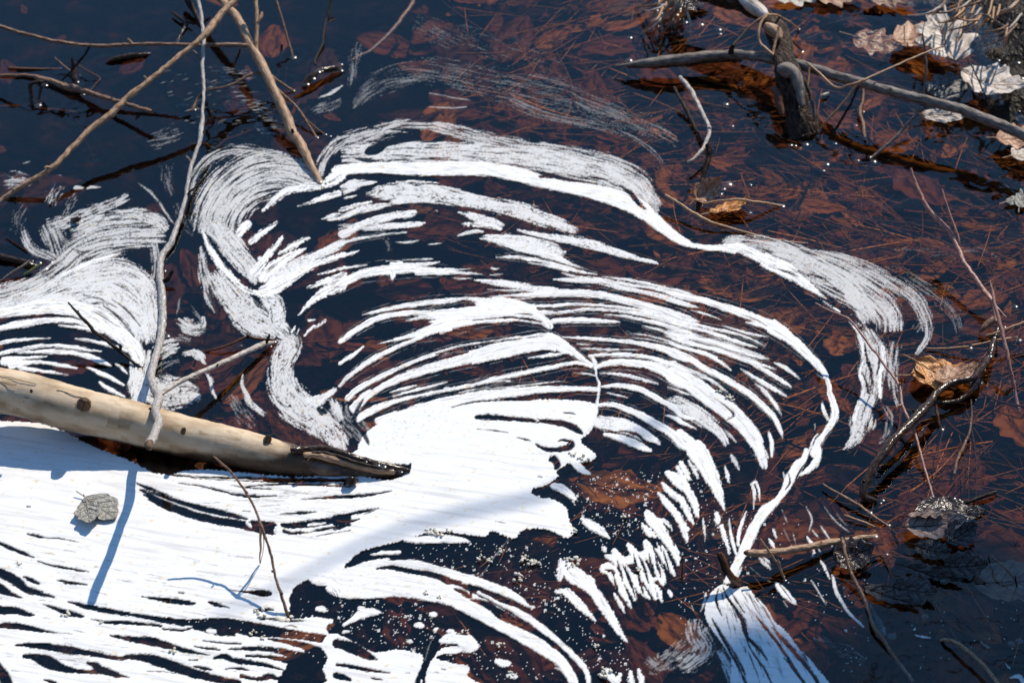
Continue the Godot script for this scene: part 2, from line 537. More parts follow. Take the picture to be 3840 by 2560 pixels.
func foam_finish() -> void:
	var count := patches.size()
	var lo := []
	var hi := []
	for i in count + 1:
		lo.append(Vector2i(FW, FH))
		hi.append(Vector2i(0, 0))
	var owner_of := PackedByteArray()
	owner_of.resize(FW * FH)
	for gz in FH - 1:
		for gx in FW - 1:
			var c := gz * FW + gx
			var best := F[c]
			var who := own[c]
			if F[c + 1] > best:
				best = F[c + 1]
				who = own[c + 1]
			if F[c + FW] > best:
				best = F[c + FW]
				who = own[c + FW]
			if F[c + FW + 1] > best:
				best = F[c + FW + 1]
				who = own[c + FW + 1]
			if best > 0.05:
				owner_of[c] = who
				if gx < lo[who].x: lo[who].x = gx
				if gx > hi[who].x: hi[who].x = gx
				if gz < lo[who].y: lo[who].y = gz
				if gz > hi[who].y: hi[who].y = gz
	var vid := PackedInt32Array()
	vid.resize(FW * FH)
	for o in range(1, count + 1):
		vid.fill(-1)
		var v := PackedVector3Array()
		var nn := PackedVector3Array()
		var col := PackedColorArray()
		var idx := PackedInt32Array()
		for gz in range(lo[o].y, hi[o].y + 1):
			for gx in range(lo[o].x, hi[o].x + 1):
				var c := gz * FW + gx
				if owner_of[c] != o: continue
				for q in 4:
					var at_ := c + (q & 1) + (q >> 1) * FW
					if vid[at_] >= 0: continue
					vid[at_] = v.size()
					var x := gx + (q & 1)
					var z := gz + (q >> 1)
					var f := F[at_]
					var hx := (F[mini(at_ + 2, FW * FH - 1)] - F[maxi(at_ - 2, 0)]) * 0.07
					var hz := (F[mini(at_ + FW * 2, FW * FH - 1)] - F[maxi(at_ - FW * 2, 0)]) * 0.05
					var t := nz_edge.get_noise_2d(x * 0.5, z * 1.9)
					v.append(Vector3(FX0 + x * FDX, 0.0011 + 0.0009 * f + 0.0002 * t, FZ0 + z * FDZ))
					nn.append(Vector3(-hx, 1.0, -hz).normalized())
					var tone := 0.87 + 0.03 * t
					var streak := nz_flow.get_noise_2d(x * 0.006, (z * 1.4 - x * 0.22) * 0.11)
					var thin_ := clampf(streak * 2.2 - 0.25, 0.0, 1.0) * 0.2 if patches[o - 1][0] in ["foam_sheet", "foam_sweep", "foam_skirt"] else 0.0
					var tan_ := clampf(nz_edge.get_noise_2d(x * 1.3 + 900.0, z * 3.0) * 4.0 - 1.72, 0.0, 1.0)
					col.append(Color(tone * (1.0 - 0.1 * tan_), tone * (1.0 - 0.22 * tan_), tone * (1.0 - 0.45 * tan_), f * (0.985 + 0.015 * t) * (1.0 - thin_)))
				idx.append_array([vid[c], vid[c + 1], vid[c + FW], vid[c + FW], vid[c + 1], vid[c + FW + 1]])
		if idx.is_empty(): continue
		var m := part(patches[o - 1][0], arrays(v, nn, PackedVector2Array(), idx, col), M.foam, self)
		tag(m, patches[o - 1][1], "foam", "", "stuff" if patches[o - 1][0] in ["foam_veil", "foam_wisp"] else "")

func foam_top() -> void:
	sec(1, 0)
	new_patch("foam_veil", "thin grey foam threads trailing across dark water above the white arch", 0.7)
	l([80,740,10, 150,640,50, 300,530,80, 500,480,90, 700,500,110, 1000,560,130, 1300,620,140, 1600,690,130, 1900,800,110, 2150,900,80, 2300,980,40], 0.25, 0.5, 420, 4.5)
	l([500,150,60, 700,210,90, 1000,300,110, 1300,380,90, 1500,450,60], 0.13, 0.5, 300, 4)
	l([1150,690,40, 1300,760,45, 1500,820,35, 1800,870,35, 2000,950,25, 2150,1060,14, 2210,1150,10], 0.36, 0.4, 420, 5)
	l([110,290,30, 90,400,45, 80,500,35, 60,600,20], 0.34, 0.4, 200, 6)
	l([80,740,10, 160,660,50, 300,590,60, 470,545,40, 620,530,10], 0.34, 0.4, 300, 5)
	l([500,170,40, 640,240,70, 760,300,60], 0.2, 0.5, 260, 4.5)
	w([600,640,3, 760,670,5, 880,690,3], 0.5)
	w([600,735,4, 750,742,6, 860,735,3], 0.5)
	l([1560,640,20, 1700,720,50, 1900,800,60, 2080,900,40], 0.30, 0.4, 400, 5)
	sec(0, 0)
	l([1000,980,60, 1120,950,70, 1250,900,40], 0.3, 0.5, 200, 7)
	for i in 95:
		var u := rng.randf()
		var x := lerpf(1480.0, 1800.0, u) + rng.randfn() * 60.0
		var y := lerpf(480.0, 890.0, u) + rng.randfn() * 30.0
		w([x, y, 1.5, x + rng.randf_range(20, 40), y - 3, 3.5, x + rng.randf_range(50, 90), y - rng.randf_range(-4, 12), 1.5], rng.randf_range(0.2, 0.55))
	for i in 45:
		var x := rng.randf_range(1080, 1560)
		var y := rng.randf_range(470, 860)
		w([x, y, 1.5, x + 30, y - 6, 3.5, x + rng.randf_range(40, 70), y - rng.randf_range(6, 16), 1.5], rng.randf_range(0.1, 0.4))
	l([2120,760,20, 2230,730,45, 2330,690,40], 0.42, 0.4, 200, 7)
	l([2160,680,6, 2260,640,14, 2340,590,12], 0.6, 0.3)

	new_patch("foam_arch", "broad white foam arch curving right from the foot of the thick stick")
	sec(1, 0)
	l([-20,985,60, 200,920,70, 400,870,55, 600,870,50, 800,910,60, 1000,960,65, 1250,1010,65, 1450,1040,65, 1700,1090,75, 1900,1150,75, 2050,1230,60, 2120,1330,40, 2180,1440,30], 0.60, 0.6, 240, 9)
	l([0,1070,90, 300,1050,90, 600,1050,85, 900,1050,85, 1200,1080,95, 1500,1120,105, 1800,1190,95, 2000,1280,80, 2120,1400,50], 0.80, 0.5, 260, 9)
	w([-60,1190,30, 0,1165,38, 250,1150,40, 500,1160,45, 750,1155,50, 1000,1160,48, 1200,1195,50, 1400,1250,45, 1600,1290,45, 1800,1335,55, 2000,1405,62, 2100,1475,52, 2200,1560,42, 2300,1635,32, 2390,1680,26])
	k([160,1050,20, 230,1025,40, 320,985,25, 480,955,14, 600,945,8])
	k([330,890,5, 450,895,14, 560,905,18, 700,940,18, 830,970,5])
	k([90,1090,8, 170,1100,16, 260,1110,6], 0.9)
	k([500,1095,4, 620,1090,9, 750,1085,3])
	k([1345,1215,8, 1430,1208,18, 1520,1230,12, 1640,1245,10, 1760,1262,3])
	k([1680,1210,4, 1760,1225,12, 1830,1240,3])
	k([1900,1270,5, 1980,1330,18, 2040,1400,16, 2085,1440,6])
	k([1060,1135,2, 1180,1130,6, 1300,1150,3], 0.7)
	k([820,1070,2, 900,1078,6, 980,1085,2], 0.8)
	l([1880,1200,30, 2000,1250,40, 2080,1340,30, 2110,1400,25, 2160,1470,20], 0.6, 0.4, 200, 8)
	sec(2, 1)
	w([-40,70,30, 0,108,22, 60,128,17, 100,140,18, 220,150,20, 320,150,30, 380,165,45])

	new_patch("foam_lace", "lacy grey foam band lying just inside the white arch with frayed left end", 0.75, 1.4)
	sec(1, 0)
	l([170,1330,25, 300,1320,60, 450,1320,75, 650,1330,75, 850,1370,62, 1000,1400,55, 1200,1440,65, 1350,1490,65, 1540,1560,40, 1620,1590,20], 0.93, 0.75, 200, 9)
	w([370,1250,5, 500,1245,8, 670,1258,3], 0.9)
	l([0,1300,55, 60,1275,45, 140,1260,30, 240,1245,10], 0.9, 0.5)
	w([15,1362,5, 60,1350,9, 105,1340,4])
	w([-20,1445,10, 100,1412,15, 210,1385,7])
	l([-20,1500,25, 120,1445,28, 250,1415,24, 345,1405,8], 0.95, 0.4)
	l([40,1565,15, 200,1520,28, 350,1480,34, 480,1465,30, 515,1460,10], 0.95, 0.4)
	l([200,1570,20, 400,1545,26, 575,1532,12], 0.95, 0.4)
	w([795,1455,5, 850,1470,10, 900,1490,18])
	l([850,1470,20, 940,1500,34, 1050,1530,34, 1110,1555,16], 1.0, 0.45)
	w([820,1535,6, 900,1540,14, 1020,1552,14, 1100,1575,10])
	l([330,1385,20, 450,1370,30, 600,1370,25], 0.9, 0.5)
	w([640,1440,2, 660,1450,4], 0.7)
	sec(1, 1)
	l([1200,30,10, 1400,70,22, 1550,90,34, 1700,122,38, 1850,168,30, 2000,215,22, 2130,245,12, 2175,262,4], 0.98, 0.45, 260, 10)

	new_patch("foam_fan", "streaked white foam fan sweeping left and down from the thick stick's foot", 0.8, 1.7)
	sec(0, 0)
	l([2195,1268,25, 2050,1200,95, 1880,1180,160, 1720,1220,205, 1580,1320,220, 1490,1460,200, 1440,1620,150], 0.70, 0.45, 340, 8)
	l([2195,1262,16, 2020,1120,60, 1820,1060,50, 1600,1030,50, 1450,1080,50, 1340,1200,40, 1290,1330,30], 0.5, 0.5, 300, 8)
	w([2215,1275,14, 2190,1278,24, 2080,1285,28, 1960,1310,26, 1860,1385,22, 1790,1450,10], 0.95)
	w([2200,1262,10, 2250,1230,25, 2320,1190,40, 2380,1160,45])
	l([2190,1240,10, 2200,1120,40, 2260,1020,50, 2334,960,40], 0.6, 0.4, 200, 8)
	w([2210,1285,16, 2290,1255,16, 2360,1215,10])
	w([2030,1415,3, 2120,1390,10, 2200,1360,20, 2334,1320,24], 0.95)
	l([2200,1500,10, 2270,1490,25, 2334,1480,30], 0.9, 0.4)
	l([1130,1130,60, 1150,1260,40, 1180,1340,20], 0.3, 0.5, 200, 6)
	l([930,1250,5, 1050,1340,10, 1130,1460,10, 1200,1540,8], 0.5, 0.5, 200, 6)
	l([1200,1400,40, 1260,1520,50, 1330,1600,40], 0.22, 0.5, 200, 6)
	sec(0, 1)
	w([1385,30,8, 1420,130,20, 1500,250,28, 1600,360,28, 1680,430,28, 1765,462,15])
	l([1440,-20,60, 1530,90,95, 1620,200,105, 1700,300,85, 1745,400,40], 0.84, 0.7, 220, 10)
	k([1400,40,6, 1480,165,12, 1590,300,20, 1690,395,24, 1745,435,8])
	l([1375,140,20, 1395,300,45, 1420,420,55, 1440,520,30, 1470,590,10], 0.62, 0.6, 200, 9)
	l([1440,320,60, 1530,430,85, 1620,530,115, 1700,620,125, 1800,690,105, 1890,745,40], 0.88, 0.85, 200, 10)
	k([1430,400,8, 1450,500,24, 1520,600,30, 1580,680,20], 0.7)
	l([1790,470,60, 1870,520,75, 1900,600,65, 1900,680,65, 1960,740,60], 0.95, 0.8, 180, 10)
	w([1750,470,20, 1800,450,40, 1880,430,50])
	l([1900,760,40, 1990,800,80, 1940,900,95, 1920,1000,100, 1950,1130,125, 2050,1250,135, 2180,1330,115, 2300,1450,85, 2345,1540,40], 0.86, 0.85, 180, 9)
	w([2090,1180,10, 2160,1200,40, 2230,1160,24, 2300,1110,14], 0.9)
	l([2260,1180,30, 2300,1260,40, 2334,1330,30], 0.8, 0.5)
	k([2170,1240,10, 2200,1270,24, 2240,1280,8], 0.8)
	w([1990,730,8, 2022,682,6])
	w([2030,740,8, 2045,700,4])
	w([2080,755,6, 2120,705,9, 2160,680,7])
	w([2150,700,5, 2190,670,10, 2232,640,6])
	w([2100,645,8, 2160,640,5])
	w([1620,70,24, 1660,20,30, 1710,-30,30])
	w([1700,120,20, 1770,60,22, 1850,10,16, 1900,-30,10])
	w([1720,340,40, 1760,290,36, 1830,200,22, 1910,105,16, 1932,66,5])
	w([1760,225,20, 1800,215,12, 1850,160,14], 0.9)
	w([1775,380,30, 1850,295,38, 1950,225,30, 2040,175,18, 2092,155,4])
	w([1900,195,10, 1985,145,20, 2075,95,16, 2122,78,5])
	l([1790,390,45, 1900,330,50, 2000,280,50, 2150,215,42, 2250,165,36, 2370,100,30], 0.97, 0.4)
	w([1820,430,55, 1900,400,55, 1990,350,40, 2090,290,30, 2200,245,20, 2370,190,18])
	w([1940,245,8, 2050,172,13, 2095,152,4])
	w([2170,332,4, 2250,312,9, 2370,282,8])
	w([2095,425,5, 2200,388,18, 2280,360,20, 2370,320,22])
	w([2035,612,3, 2085,560,12, 2160,490,24, 2260,430,40, 2370,390,45])

	new_patch("foam_curl", "grey streaked foam curl beside the pale vertical branch at the left edge", 0.55)
	sec(0, 0)
	l([330,1560,60, 480,1510,60, 620,1450,50, 760,1400,45, 880,1350,30], 0.6, 0.5, 120, 8)
	l([480,1590,60, 700,1520,60, 900,1480,60, 1050,1500,60, 1140,1580,40], 0.7, 0.5, 160, 8)
	l([170,1400,30, 120,1500,60, 140,1600,60], 0.25, 0.5, 200, 6)
	l([0,1240,60, 100,1230,60, 210,1250,40], 0.5, 0.85, 200, 14)
	l([340,1400,50, 370,1330,60, 400,1270,40], 0.5, 0.85, 120, 10)
	w([500,1290,10, 530,1288,14, 570,1292,5], 0.7)
	w([590,1295,8, 630,1285,10, 690,1285,4], 0.7)
	l([440,1470,30, 480,1390,30, 520,1340,20], 0.4, 0.6, 120, 7)
	w([400,1200,3, 420,1206,3], 0.5)
	w([150,1125,2, 180,1115,6, 205,1108,2], 0.4)
	sec(0, 1)
	l([150,-20,20, 170,80,30, 230,160,40, 330,200,40, 400,240,25], 0.55, 0.5, 260, 7)
	l([330,-20,110, 380,90,90, 420,190,50, 430,260,20], 0.5, 0.5, 260, 7)
	l([1130,60,60, 900,70,110, 700,100,130, 530,170,110, 430,270,70, 300,360,70, 150,430,80, -40,480,90], 0.68, 0.55, 340, 8)
	l([1040,90,30, 1060,200,30, 1050,320,24, 1020,380,10], 0.6, 0.4, 240, 8)
	k([830,190,6, 930,180,18, 1000,220,26, 1030,330,16], 0.8)
	w([400,350,6, 520,290,15, 650,240,17, 760,205,15, 825,184,4])
	l([-30,570,60, 200,490,70, 400,400,70, 600,340,90, 820,320,105, 960,400,95, 1010,520,80, 1020,640,70, 1060,740,50], 0.86, 0.55, 300, 9)
	l([250,530,30, 500,470,80, 720,470,140, 880,570,130, 970,690,90, 1000,810,60], 0.9, 0.5, 300, 9)
	w([-60,605,26, 0,595,34, 150,570,44, 330,548,54, 500,560,58, 650,620,64, 780,705,62, 870,785,50, 930,855,50, 960,935,45])
	k([480,150,4, 560,180,8, 640,160,4], 0.5)
	k([700,540,3, 790,610,9, 890,720,4], 0.8)
	k([760,500,3, 860,570,8, 960,690,4], 0.8)
	k([560,470,3, 680,500,7, 800,560,3], 0.7)
	k([620,580,3, 700,620,6, 800,690,3], 0.7)
	w([-60,715,20, 0,700,20, 150,668,26, 330,645,20, 500,650,18, 640,690,17, 790,745,8])
	w([395,678,5, 550,695,13, 710,732,6])
	w([-60,815,12, 0,802,14, 120,780,13, 345,766,4])
	w([508,770,4, 620,785,12, 760,818,11, 880,855,12])
	w([-60,890,14, 0,872,15, 100,850,14, 220,828,13, 350,815,12, 500,830,14, 600,848,11, 695,858,4])
	w([115,866,6, 300,858,15, 480,865,17, 600,890,19, 690,925,16, 765,957,4])
	w([0,935,30, 60,920,30, 150,905,16, 320,892,4])
	w([50,950,40, 130,940,26, 240,930,15, 350,940,13, 440,958,13, 528,974,5])
	w([120,965,26, 180,975,16, 250,985,13, 350,1000,10, 468,1018,4])
	k([150,915,2, 240,912,5, 330,908,2])
	w([588,963,4, 670,998,15, 760,1040,15, 850,1090,7])
	w([675,1062,8, 740,1112,16, 855,1168,7])
	w([782,938,4, 830,970,12, 872,1012,4])
	l([965,850,75, 960,1000,80, 930,1120,75, 960,1220,90], 0.95, 0.7, 200, 10)
	l([900,1010,20, 1000,1080,90, 1140,1140,135, 1290,1150,95, 1370,1180,30], 0.82, 0.9, 200, 12)
	l([1060,870,60, 1140,830,80, 1220,810,30], 0.75, 0.8, 150, 10)
	l([1215,640,20, 1290,690,75, 1370,700,42, 1385,620,14], 0.72, 0.8, 150, 10)
	l([1290,540,10, 1340,600,20, 1380,650,25], 0.4, 0.6)
	l([1240,880,20, 1320,860,30, 1370,900,35, 1400,945,12], 0.8, 0.7, 120, 10)
	l([1130,780,30, 1250,770,30, 1300,790,20], 0.4, 0.7, 120, 8)
	l([1060,1000,30, 1130,950,40, 1220,920,30], 0.35, 0.7, 120, 8)
	l([1400,985,10, 1440,1050,18, 1450,1120,14, 1480,1180,6], 0.8, 0.6)
	l([1665,1015,10, 1652,1080,14, 1680,1150,22, 1720,1220,24, 1810,1295,16], 0.75, 0.6)
	l([1570,1160,30, 1640,1270,60, 1730,1370,40], 0.33, 0.5, 160, 6)
	l([1200,640,8, 1220,560,10, 1230,480,6], 0.4, 0.5)

func foam_middle() -> void:
	thin = 0.8
	new_patch("foam_streak_fan", "long thin white foam streaks fanned over brown leaves left of the seam", 0.4)
	sec(1, 1)
	w([-20,65,40, 40,45,36, 90,25,25, 130,5,12], 0.9)
	w([-20,118,14, 60,100,14, 150,82,12, 300,58,10, 450,42,8], 0.95)
	l([-20,25,35, 120,10,30, 300,5,30, 540,-10,20], 0.7, 0.5)
	w([-20,208,14, 60,190,15, 122,168,6])
	w([370,110,4, 450,112,11, 532,98,5], 0.9)
	w([590,126,3, 640,122,7, 688,117,3], 0.9)
	l([270,60,10, 320,100,25, 340,160,20, 310,190,10], 0.25, 0.6)
	w([790,70,5, 850,50,14, 920,35,16, 975,40,6], 0.9)
	l([945,78,18, 1100,92,44, 1250,112,54, 1400,150,58, 1490,180,42, 1535,178,10], 1.0, 0.45)
	w([1060,110,12, 1200,150,26, 1350,180,34, 1480,222,28, 1590,270,14, 1660,290,4], 0.95)
	w([1055,212,5, 1200,214,17, 1350,235,16, 1500,275,18, 1620,310,15, 1750,332,6])
	w([1275,250,4, 1400,270,12, 1560,305,12])
	w([1505,318,5, 1600,345,11, 1800,372,17, 1950,400,15, 2100,420,14, 2340,469,14, 2450,498,2], 0.95)
	l([1450,364,8, 1600,372,18, 1780,392,18, 1950,430,20, 2150,470,20, 2340,531,20, 2450,560,2], 0.9, 0.3, 400, 8)
	w([1780,348,4, 1950,368,13, 2150,408,15, 2340,453,13, 2450,482,2])
	w([415,232,3, 550,228,7, 628,225,3])
	w([-20,292,12, 130,272,9, 180,266,4])
	w([-20,395,40, 60,365,40, 150,325,38, 330,300,42, 500,295,34, 650,305,25, 800,298,9, 885,292,3])
	w([330,262,22, 450,264,15, 600,258,14, 675,245,4])
	w([300,300,20, 345,300,40, 350,350,18, 340,368,4])
	w([500,322,18, 700,318,20, 850,322,12, 968,332,5])
	w([300,240,4, 345,238,5, 420,250,8])
	w([755,354,3, 830,360,7, 895,358,3])
	w([1020,284,5, 1050,292,10, 1080,290,4])
	w([1010,335,4, 1060,332,6, 1105,328,3], 0.9)
	l([910,372,8, 1050,385,24, 1200,410,28, 1350,432,30, 1480,442,20], 0.92, 0.3, 400, 8)
	w([995,432,3, 1150,440,9, 1320,440,10], 0.9)
	w([1008,482,5, 1150,478,11, 1350,468,28, 1550,458,34, 1750,468,32, 1900,500,32, 2100,552,34, 2340,626,34, 2450,655,2], 0.95)
	w([1100,508,3, 1200,500,6, 1318,491,3])

	new_patch("foam_wing", "smooth white foam wing with finger ends at the top of the ribbed swirl")
	w([840,490,6, 950,512,28, 1100,548,64, 1250,580,58, 1345,615,42, 1400,670,28, 1425,705,8])
	w([140,607,4, 300,572,18, 500,535,22, 700,515,24, 850,496,14, 950,505,20])
	w([-20,800,20, 100,712,26, 250,632,26, 400,600,24, 600,592,24, 800,582,34, 1000,570,60])
	w([435,648,5, 600,620,22, 800,618,48, 1000,600,64, 1220,600,52])
	w([598,657,4, 700,652,32, 860,640,34])
	w([245,806,4, 400,770,15, 550,730,34, 700,680,50, 850,655,36, 1050,642,16, 1200,640,14, 1385,668,10])
	k([895,648,3, 1050,632,7, 1180,627,8, 1300,640,10, 1372,658,5])
	k([1185,602,2, 1275,604,6, 1320,612,3])
	k([610,578,4, 800,548,14, 920,540,8])
	w([-20,945,14, 80,880,17, 155,820,6])
	w([-20,1100,12, 60,1020,18, 200,920,24, 350,840,20, 500,778,18, 620,730,14])

	new_patch("foam_rib_fan", "white foam ribs sweeping left from the seam into the solid sheet")
	w([1410,733,8, 1200,765,14, 1000,800,18, 800,830,18, 600,890,18, 400,970,20, 250,1040,22, 120,1110,26, 30,1190,25])
	w([1600,880,20, 1540,840,40, 1400,795,54, 1200,822,58, 1000,872,54, 800,922,44, 600,975,42, 400,1042,32, 250,1112,30, 150,1180,40, 70,1270,50], 0.97)
	k([1395,752,2, 1200,774,5, 1000,803,9, 870,825,10, 760,850,10, 640,880,4])
	k([680,885,4, 560,925,10, 420,985,12, 300,1050,12, 200,1120,8])
	w([1275,904,4, 1400,886,14, 1560,864,12])
	w([1720,960,16, 1600,935,19, 1450,962,20, 1250,1003,22, 1100,1033,22, 900,1085,16, 700,1125,16, 500,1165,16, 350,1205,22, 200,1265,32, 90,1330,32])
	w([330,1138,4, 430,1110,14, 515,1090,5])
	w([350,1165,8, 550,1110,14, 650,1085,10, 725,1067,5])
	w([1160,1060,8, 1000,1062,16, 850,1098,12, 700,1110,8], 0.9)
	w([1532,1058,3, 1350,1077,8, 1150,1102,7, 950,1112,5, 800,1140,8])
	w([1585,1004,4, 1680,1010,8, 1745,1026,5])
	w([1765,1120,20, 1600,1112,22, 1400,1118,33, 1200,1135,38, 1000,1155,42, 800,1185,42, 600,1228,38, 400,1275,34, 230,1340,34])
	area([150,1440, 300,1330, 600,1250, 900,1190, 1230,1190, 1500,1190, 1730,1215, 1740,1300, 1700,1420, 1640,1470, 1640,1620, 150,1620, 120,1520], 0.98)
	k([1755,1190,12, 1600,1165,16, 1400,1160,22, 1250,1180,18, 1100,1190,8, 900,1205,7, 750,1242,3])
	k([910,1310,12, 1000,1308,22, 1150,1318,18, 1350,1335,15, 1500,1348,22, 1600,1388,24, 1655,1425,8])
	k([1515,1277,5, 1560,1280,8, 1605,1290,3])
	k([925,1390,2, 1040,1400,5, 1140,1415,3])
	k([1195,1447,4, 1250,1458,7, 1298,1470,3])
	k([1325,1490,6, 1400,1525,17, 1490,1530,18, 1560,1510,24, 1580,1480,14, 1520,1465,10, 1480,1475,4])
	w([1350,1335,6, 1300,1308,9, 1270,1305,5])
	l([10,1190,30, 30,1300,70, 120,1400,90, 190,1500,70, 200,1590,40], 0.42, 0.7, 120, 10)
	k([150,1180,5, 110,1260,16, 90,1340,14, 150,1420,16, 190,1500,10], 0.7)
	k([180,1330,4, 300,1280,9, 450,1235,10, 550,1190,7, 640,1165,3])
	for i in 120:
		var u := rng.randf()
		var x := 180.0 + u * 520.0 + rng.randf() * 120.0
		var y := 1400.0 - u * 110.0 + rng.randf_range(-70, 110)
		k([x, y, 1.5, x + rng.randf_range(3, 12), y - rng.randf_range(0, 4), 1.5], 0.75)
	for i in 90:
		var u := rng.randf()
		var x := 380.0 + u * 600.0
		var y := 1030.0 - u * 170.0 + rng.randf_range(-20, 20)
		k([x, y, 1.5, x + rng.randf_range(4, 16), y - rng.randf_range(0, 4), 1.5], 0.7)

	new_patch("foam_seam", "thin crooked white foam seam dividing the ribs at the swirl's centre")
	w([1425,700,6, 1440,690,14, 1410,650,20, 1360,600,12])
	w([1405,730,8, 1460,765,30, 1540,820,28, 1610,880,26, 1680,930,20, 1735,965,14, 1745,1030,8, 1765,1090,12, 1758,1160,10, 1750,1230,16])
	w([1690,880,10, 1730,920,18, 1745,960,16])
	w([1752,1215,14, 1735,1300,18, 1700,1380,18, 1650,1435,8])

	new_patch("foam_rib_spray", "curved white foam ribs running right from the seam over dark water")
	w([1250,528,6, 1320,545,12, 1450,545,16, 1600,535,13, 1800,545,13, 2000,572,15, 2200,612,20, 2340,656,22, 2450,685,2])
	w([1340,590,18, 1500,590,15, 1700,570,13, 1850,576,13, 2050,602,16, 2200,640,18, 2340,681,20, 2450,710,2])
	w([1395,665,12, 1500,645,24, 1700,645,22, 1850,655,14, 1908,658,5])
	w([1795,606,4, 1950,620,12, 2150,662,17, 2340,721,18, 2450,750,2])
	l([2000,560,30, 2150,600,50, 2340,671,60, 2450,700,2], 0.6, 0.3, 500, 7)
	w([2055,680,4, 2200,720,14, 2340,776,16, 2450,805,2])
	w([1945,730,3, 2100,750,8, 2250,790,9, 2340,821,8, 2450,850,2], 0.9)
	w([1980,765,3, 2100,775,6, 2230,805,4], 0.8)
	w([1508,760,6, 1700,770,17, 1900,785,17, 2050,805,22, 2200,840,30, 2340,896,40, 2450,925,2])
	w([1605,803,3, 1650,808,6, 1715,812,3])
	w([1630,835,4, 1750,842,11, 1900,846,8, 2060,846,3])
	w([1690,890,10, 1850,880,18, 2050,890,20, 2200,930,22, 2340,981,22, 2450,1010,2])
	w([1735,972,14, 1850,932,28, 2000,938,33, 2150,965,38, 2340,1061,52, 2450,1090,2])
	w([1765,1006,4, 1900,1015,14, 2050,1045,15, 2168,1082,6])
	w([1775,1100,10, 1900,1090,22, 2050,1120,24, 2180,1190,24, 2270,1240,26, 2340,1301,22, 2450,1330,2])
	w([1808,1136,3, 1900,1160,8, 1965,1176,3])
	w([1755,1225,14, 1850,1222,22, 2000,1272,28, 2150,1352,34, 2260,1420,36, 2340,1501,36, 2450,1530,2])
	l([1690,1330,30, 1800,1345,55, 1950,1375,55, 2080,1430,42, 2185,1492,12], 1.0, 0.3, 400, 12)
	w([1790,1420,12, 1900,1448,30, 2030,1500,34, 2125,1540,12])
	k([1895,1403,4, 1980,1412,10, 2040,1440,12, 2085,1475,5])
	w([2230,1098,4, 2290,1118,10, 2340,1141,10, 2450,1170,2], 0.9)

	new_patch("foam_crescent", "bright white foam crescent bounding the swirl on its right side")
	sec(2, 1)
	w([-130,450,2, -60,470,24, 0,482,28, 150,512,28, 300,560,32, 450,612,38, 600,682,48, 700,742,48, 800,822,42, 900,922,36, 965,1000,26, 1000,1080,20, 1010,1150,26, 1040,1240,30, 1035,1320,32, 985,1400,26, 930,1480,28, 890,1580,34])
	w([50,575,3, 150,600,10, 268,642,3])
	w([265,678,3, 400,720,12, 500,745,11, 590,760,3])
	w([430,655,6, 520,680,14, 620,700,16])
	w([745,822,4, 850,900,11, 945,955,5])
	k([380,600,2, 500,640,5, 580,690,3], 0.8)
	k([280,580,2, 400,625,4, 500,650,2], 0.8)
	w([915,1010,4, 970,1048,6])
	w([955,1210,8, 962,1250,16, 985,1300,14, 1005,1340,10])
	w([880,1500,12, 900,1450,8, 930,1420,6])
	w([850,1560,14, 890,1500,10], 0.9)
	w([905,1350,4, 908,1400,5], 0.9)

	new_patch("foam_spoke", "tapering white foam spokes between the crescent and the solid sheet")
	w([-130,600,2, -60,620,12, 0,640,13, 150,690,13, 300,722,14, 450,765,11, 572,826,4])
	w([-130,640,2, -60,660,14, 0,680,15, 200,732,17, 400,800,17, 515,832,4])
	l([-130,720,2, -60,740,40, 200,800,60, 350,840,50, 550,910,30], 0.62, 0.2, 500, 7)
	w([-130,715,2, -60,735,20, 0,750,20, 200,790,21, 350,840,21, 500,890,14, 595,912,4])
	w([-130,745,2, -60,765,18, 0,790,20, 250,852,21, 450,922,21, 550,952,13, 645,985,4])
	w([-130,790,2, -60,810,14, 0,832,15, 150,872,17, 240,905,12])
	w([100,850,14, 250,925,17, 335,990,6])
	w([625,934,4, 700,970,17, 805,1048,5])
	w([390,900,5, 550,980,17, 680,1060,19, 748,1102,5])
	w([393,974,4, 500,1040,17, 600,1102,21, 715,1168,6])
	w([-130,830,2, -60,850,18, 0,882,22, 150,972,26, 300,1052,27, 420,1122,27, 520,1202,27, 620,1302,24, 668,1392,18, 685,1455,4])
	w([488,1073,3, 560,1130,15, 640,1230,15, 678,1293,4])
	w([-130,915,2, -60,935,12, 0,962,12, 150,1032,17, 250,1092,10, 315,1142,3], 0.95)
	w([-130,980,2, -60,1000,50, 0,1035,54, 100,1105,62, 200,1185,62, 330,1275,62, 430,1372,56, 500,1470,50, 545,1590,40], 0.95)
	k([180,1160,2, 280,1220,5, 350,1290,9, 300,1330,5], 0.8)
	k([100,1190,2, 200,1260,7, 330,1370,9, 440,1500,8], 0.7)
	l([-130,1190,2, -60,1210,60, 0,1230,60, 120,1300,60, 250,1400,44, 310,1500,20], 0.82, 0.4, 400, 10)
	w([-130,1290,2, -60,1310,18, 0,1345,17, 95,1388,5])
	w([280,1385,4, 330,1440,12, 370,1480,4], 0.7)
	w([-40,1400,34, 20,1440,34, 90,1510,34, 150,1590,28])
	w([585,1400,6, 610,1480,20, 612,1580,12])

	new_patch("foam_tail", "streaked white foam tail bending down towards the lone curled orange leaf", 0.6, 0.9)
	l([250,150,10, 330,105,42, 500,120,62, 700,180,92, 900,280,125, 1100,380,155, 1300,500,170, 1410,620,120, 1420,720,90], 0.66, 0.5, 420, 9)
	w([300,150,14, 380,150,42, 480,190,45, 600,250,50, 720,310,52, 820,380,40, 900,440,28, 1000,530,16, 1080,590,8])
	l([600,160,30, 850,240,60, 1050,360,90, 1200,500,100, 1280,650,90], 0.72, 0.5, 380, 9)
	k([850,330,3, 920,345,10, 990,365,4])
	k([960,400,3, 1040,430,10, 1110,470,4])
	k([650,295,3, 730,320,8, 800,350,3])
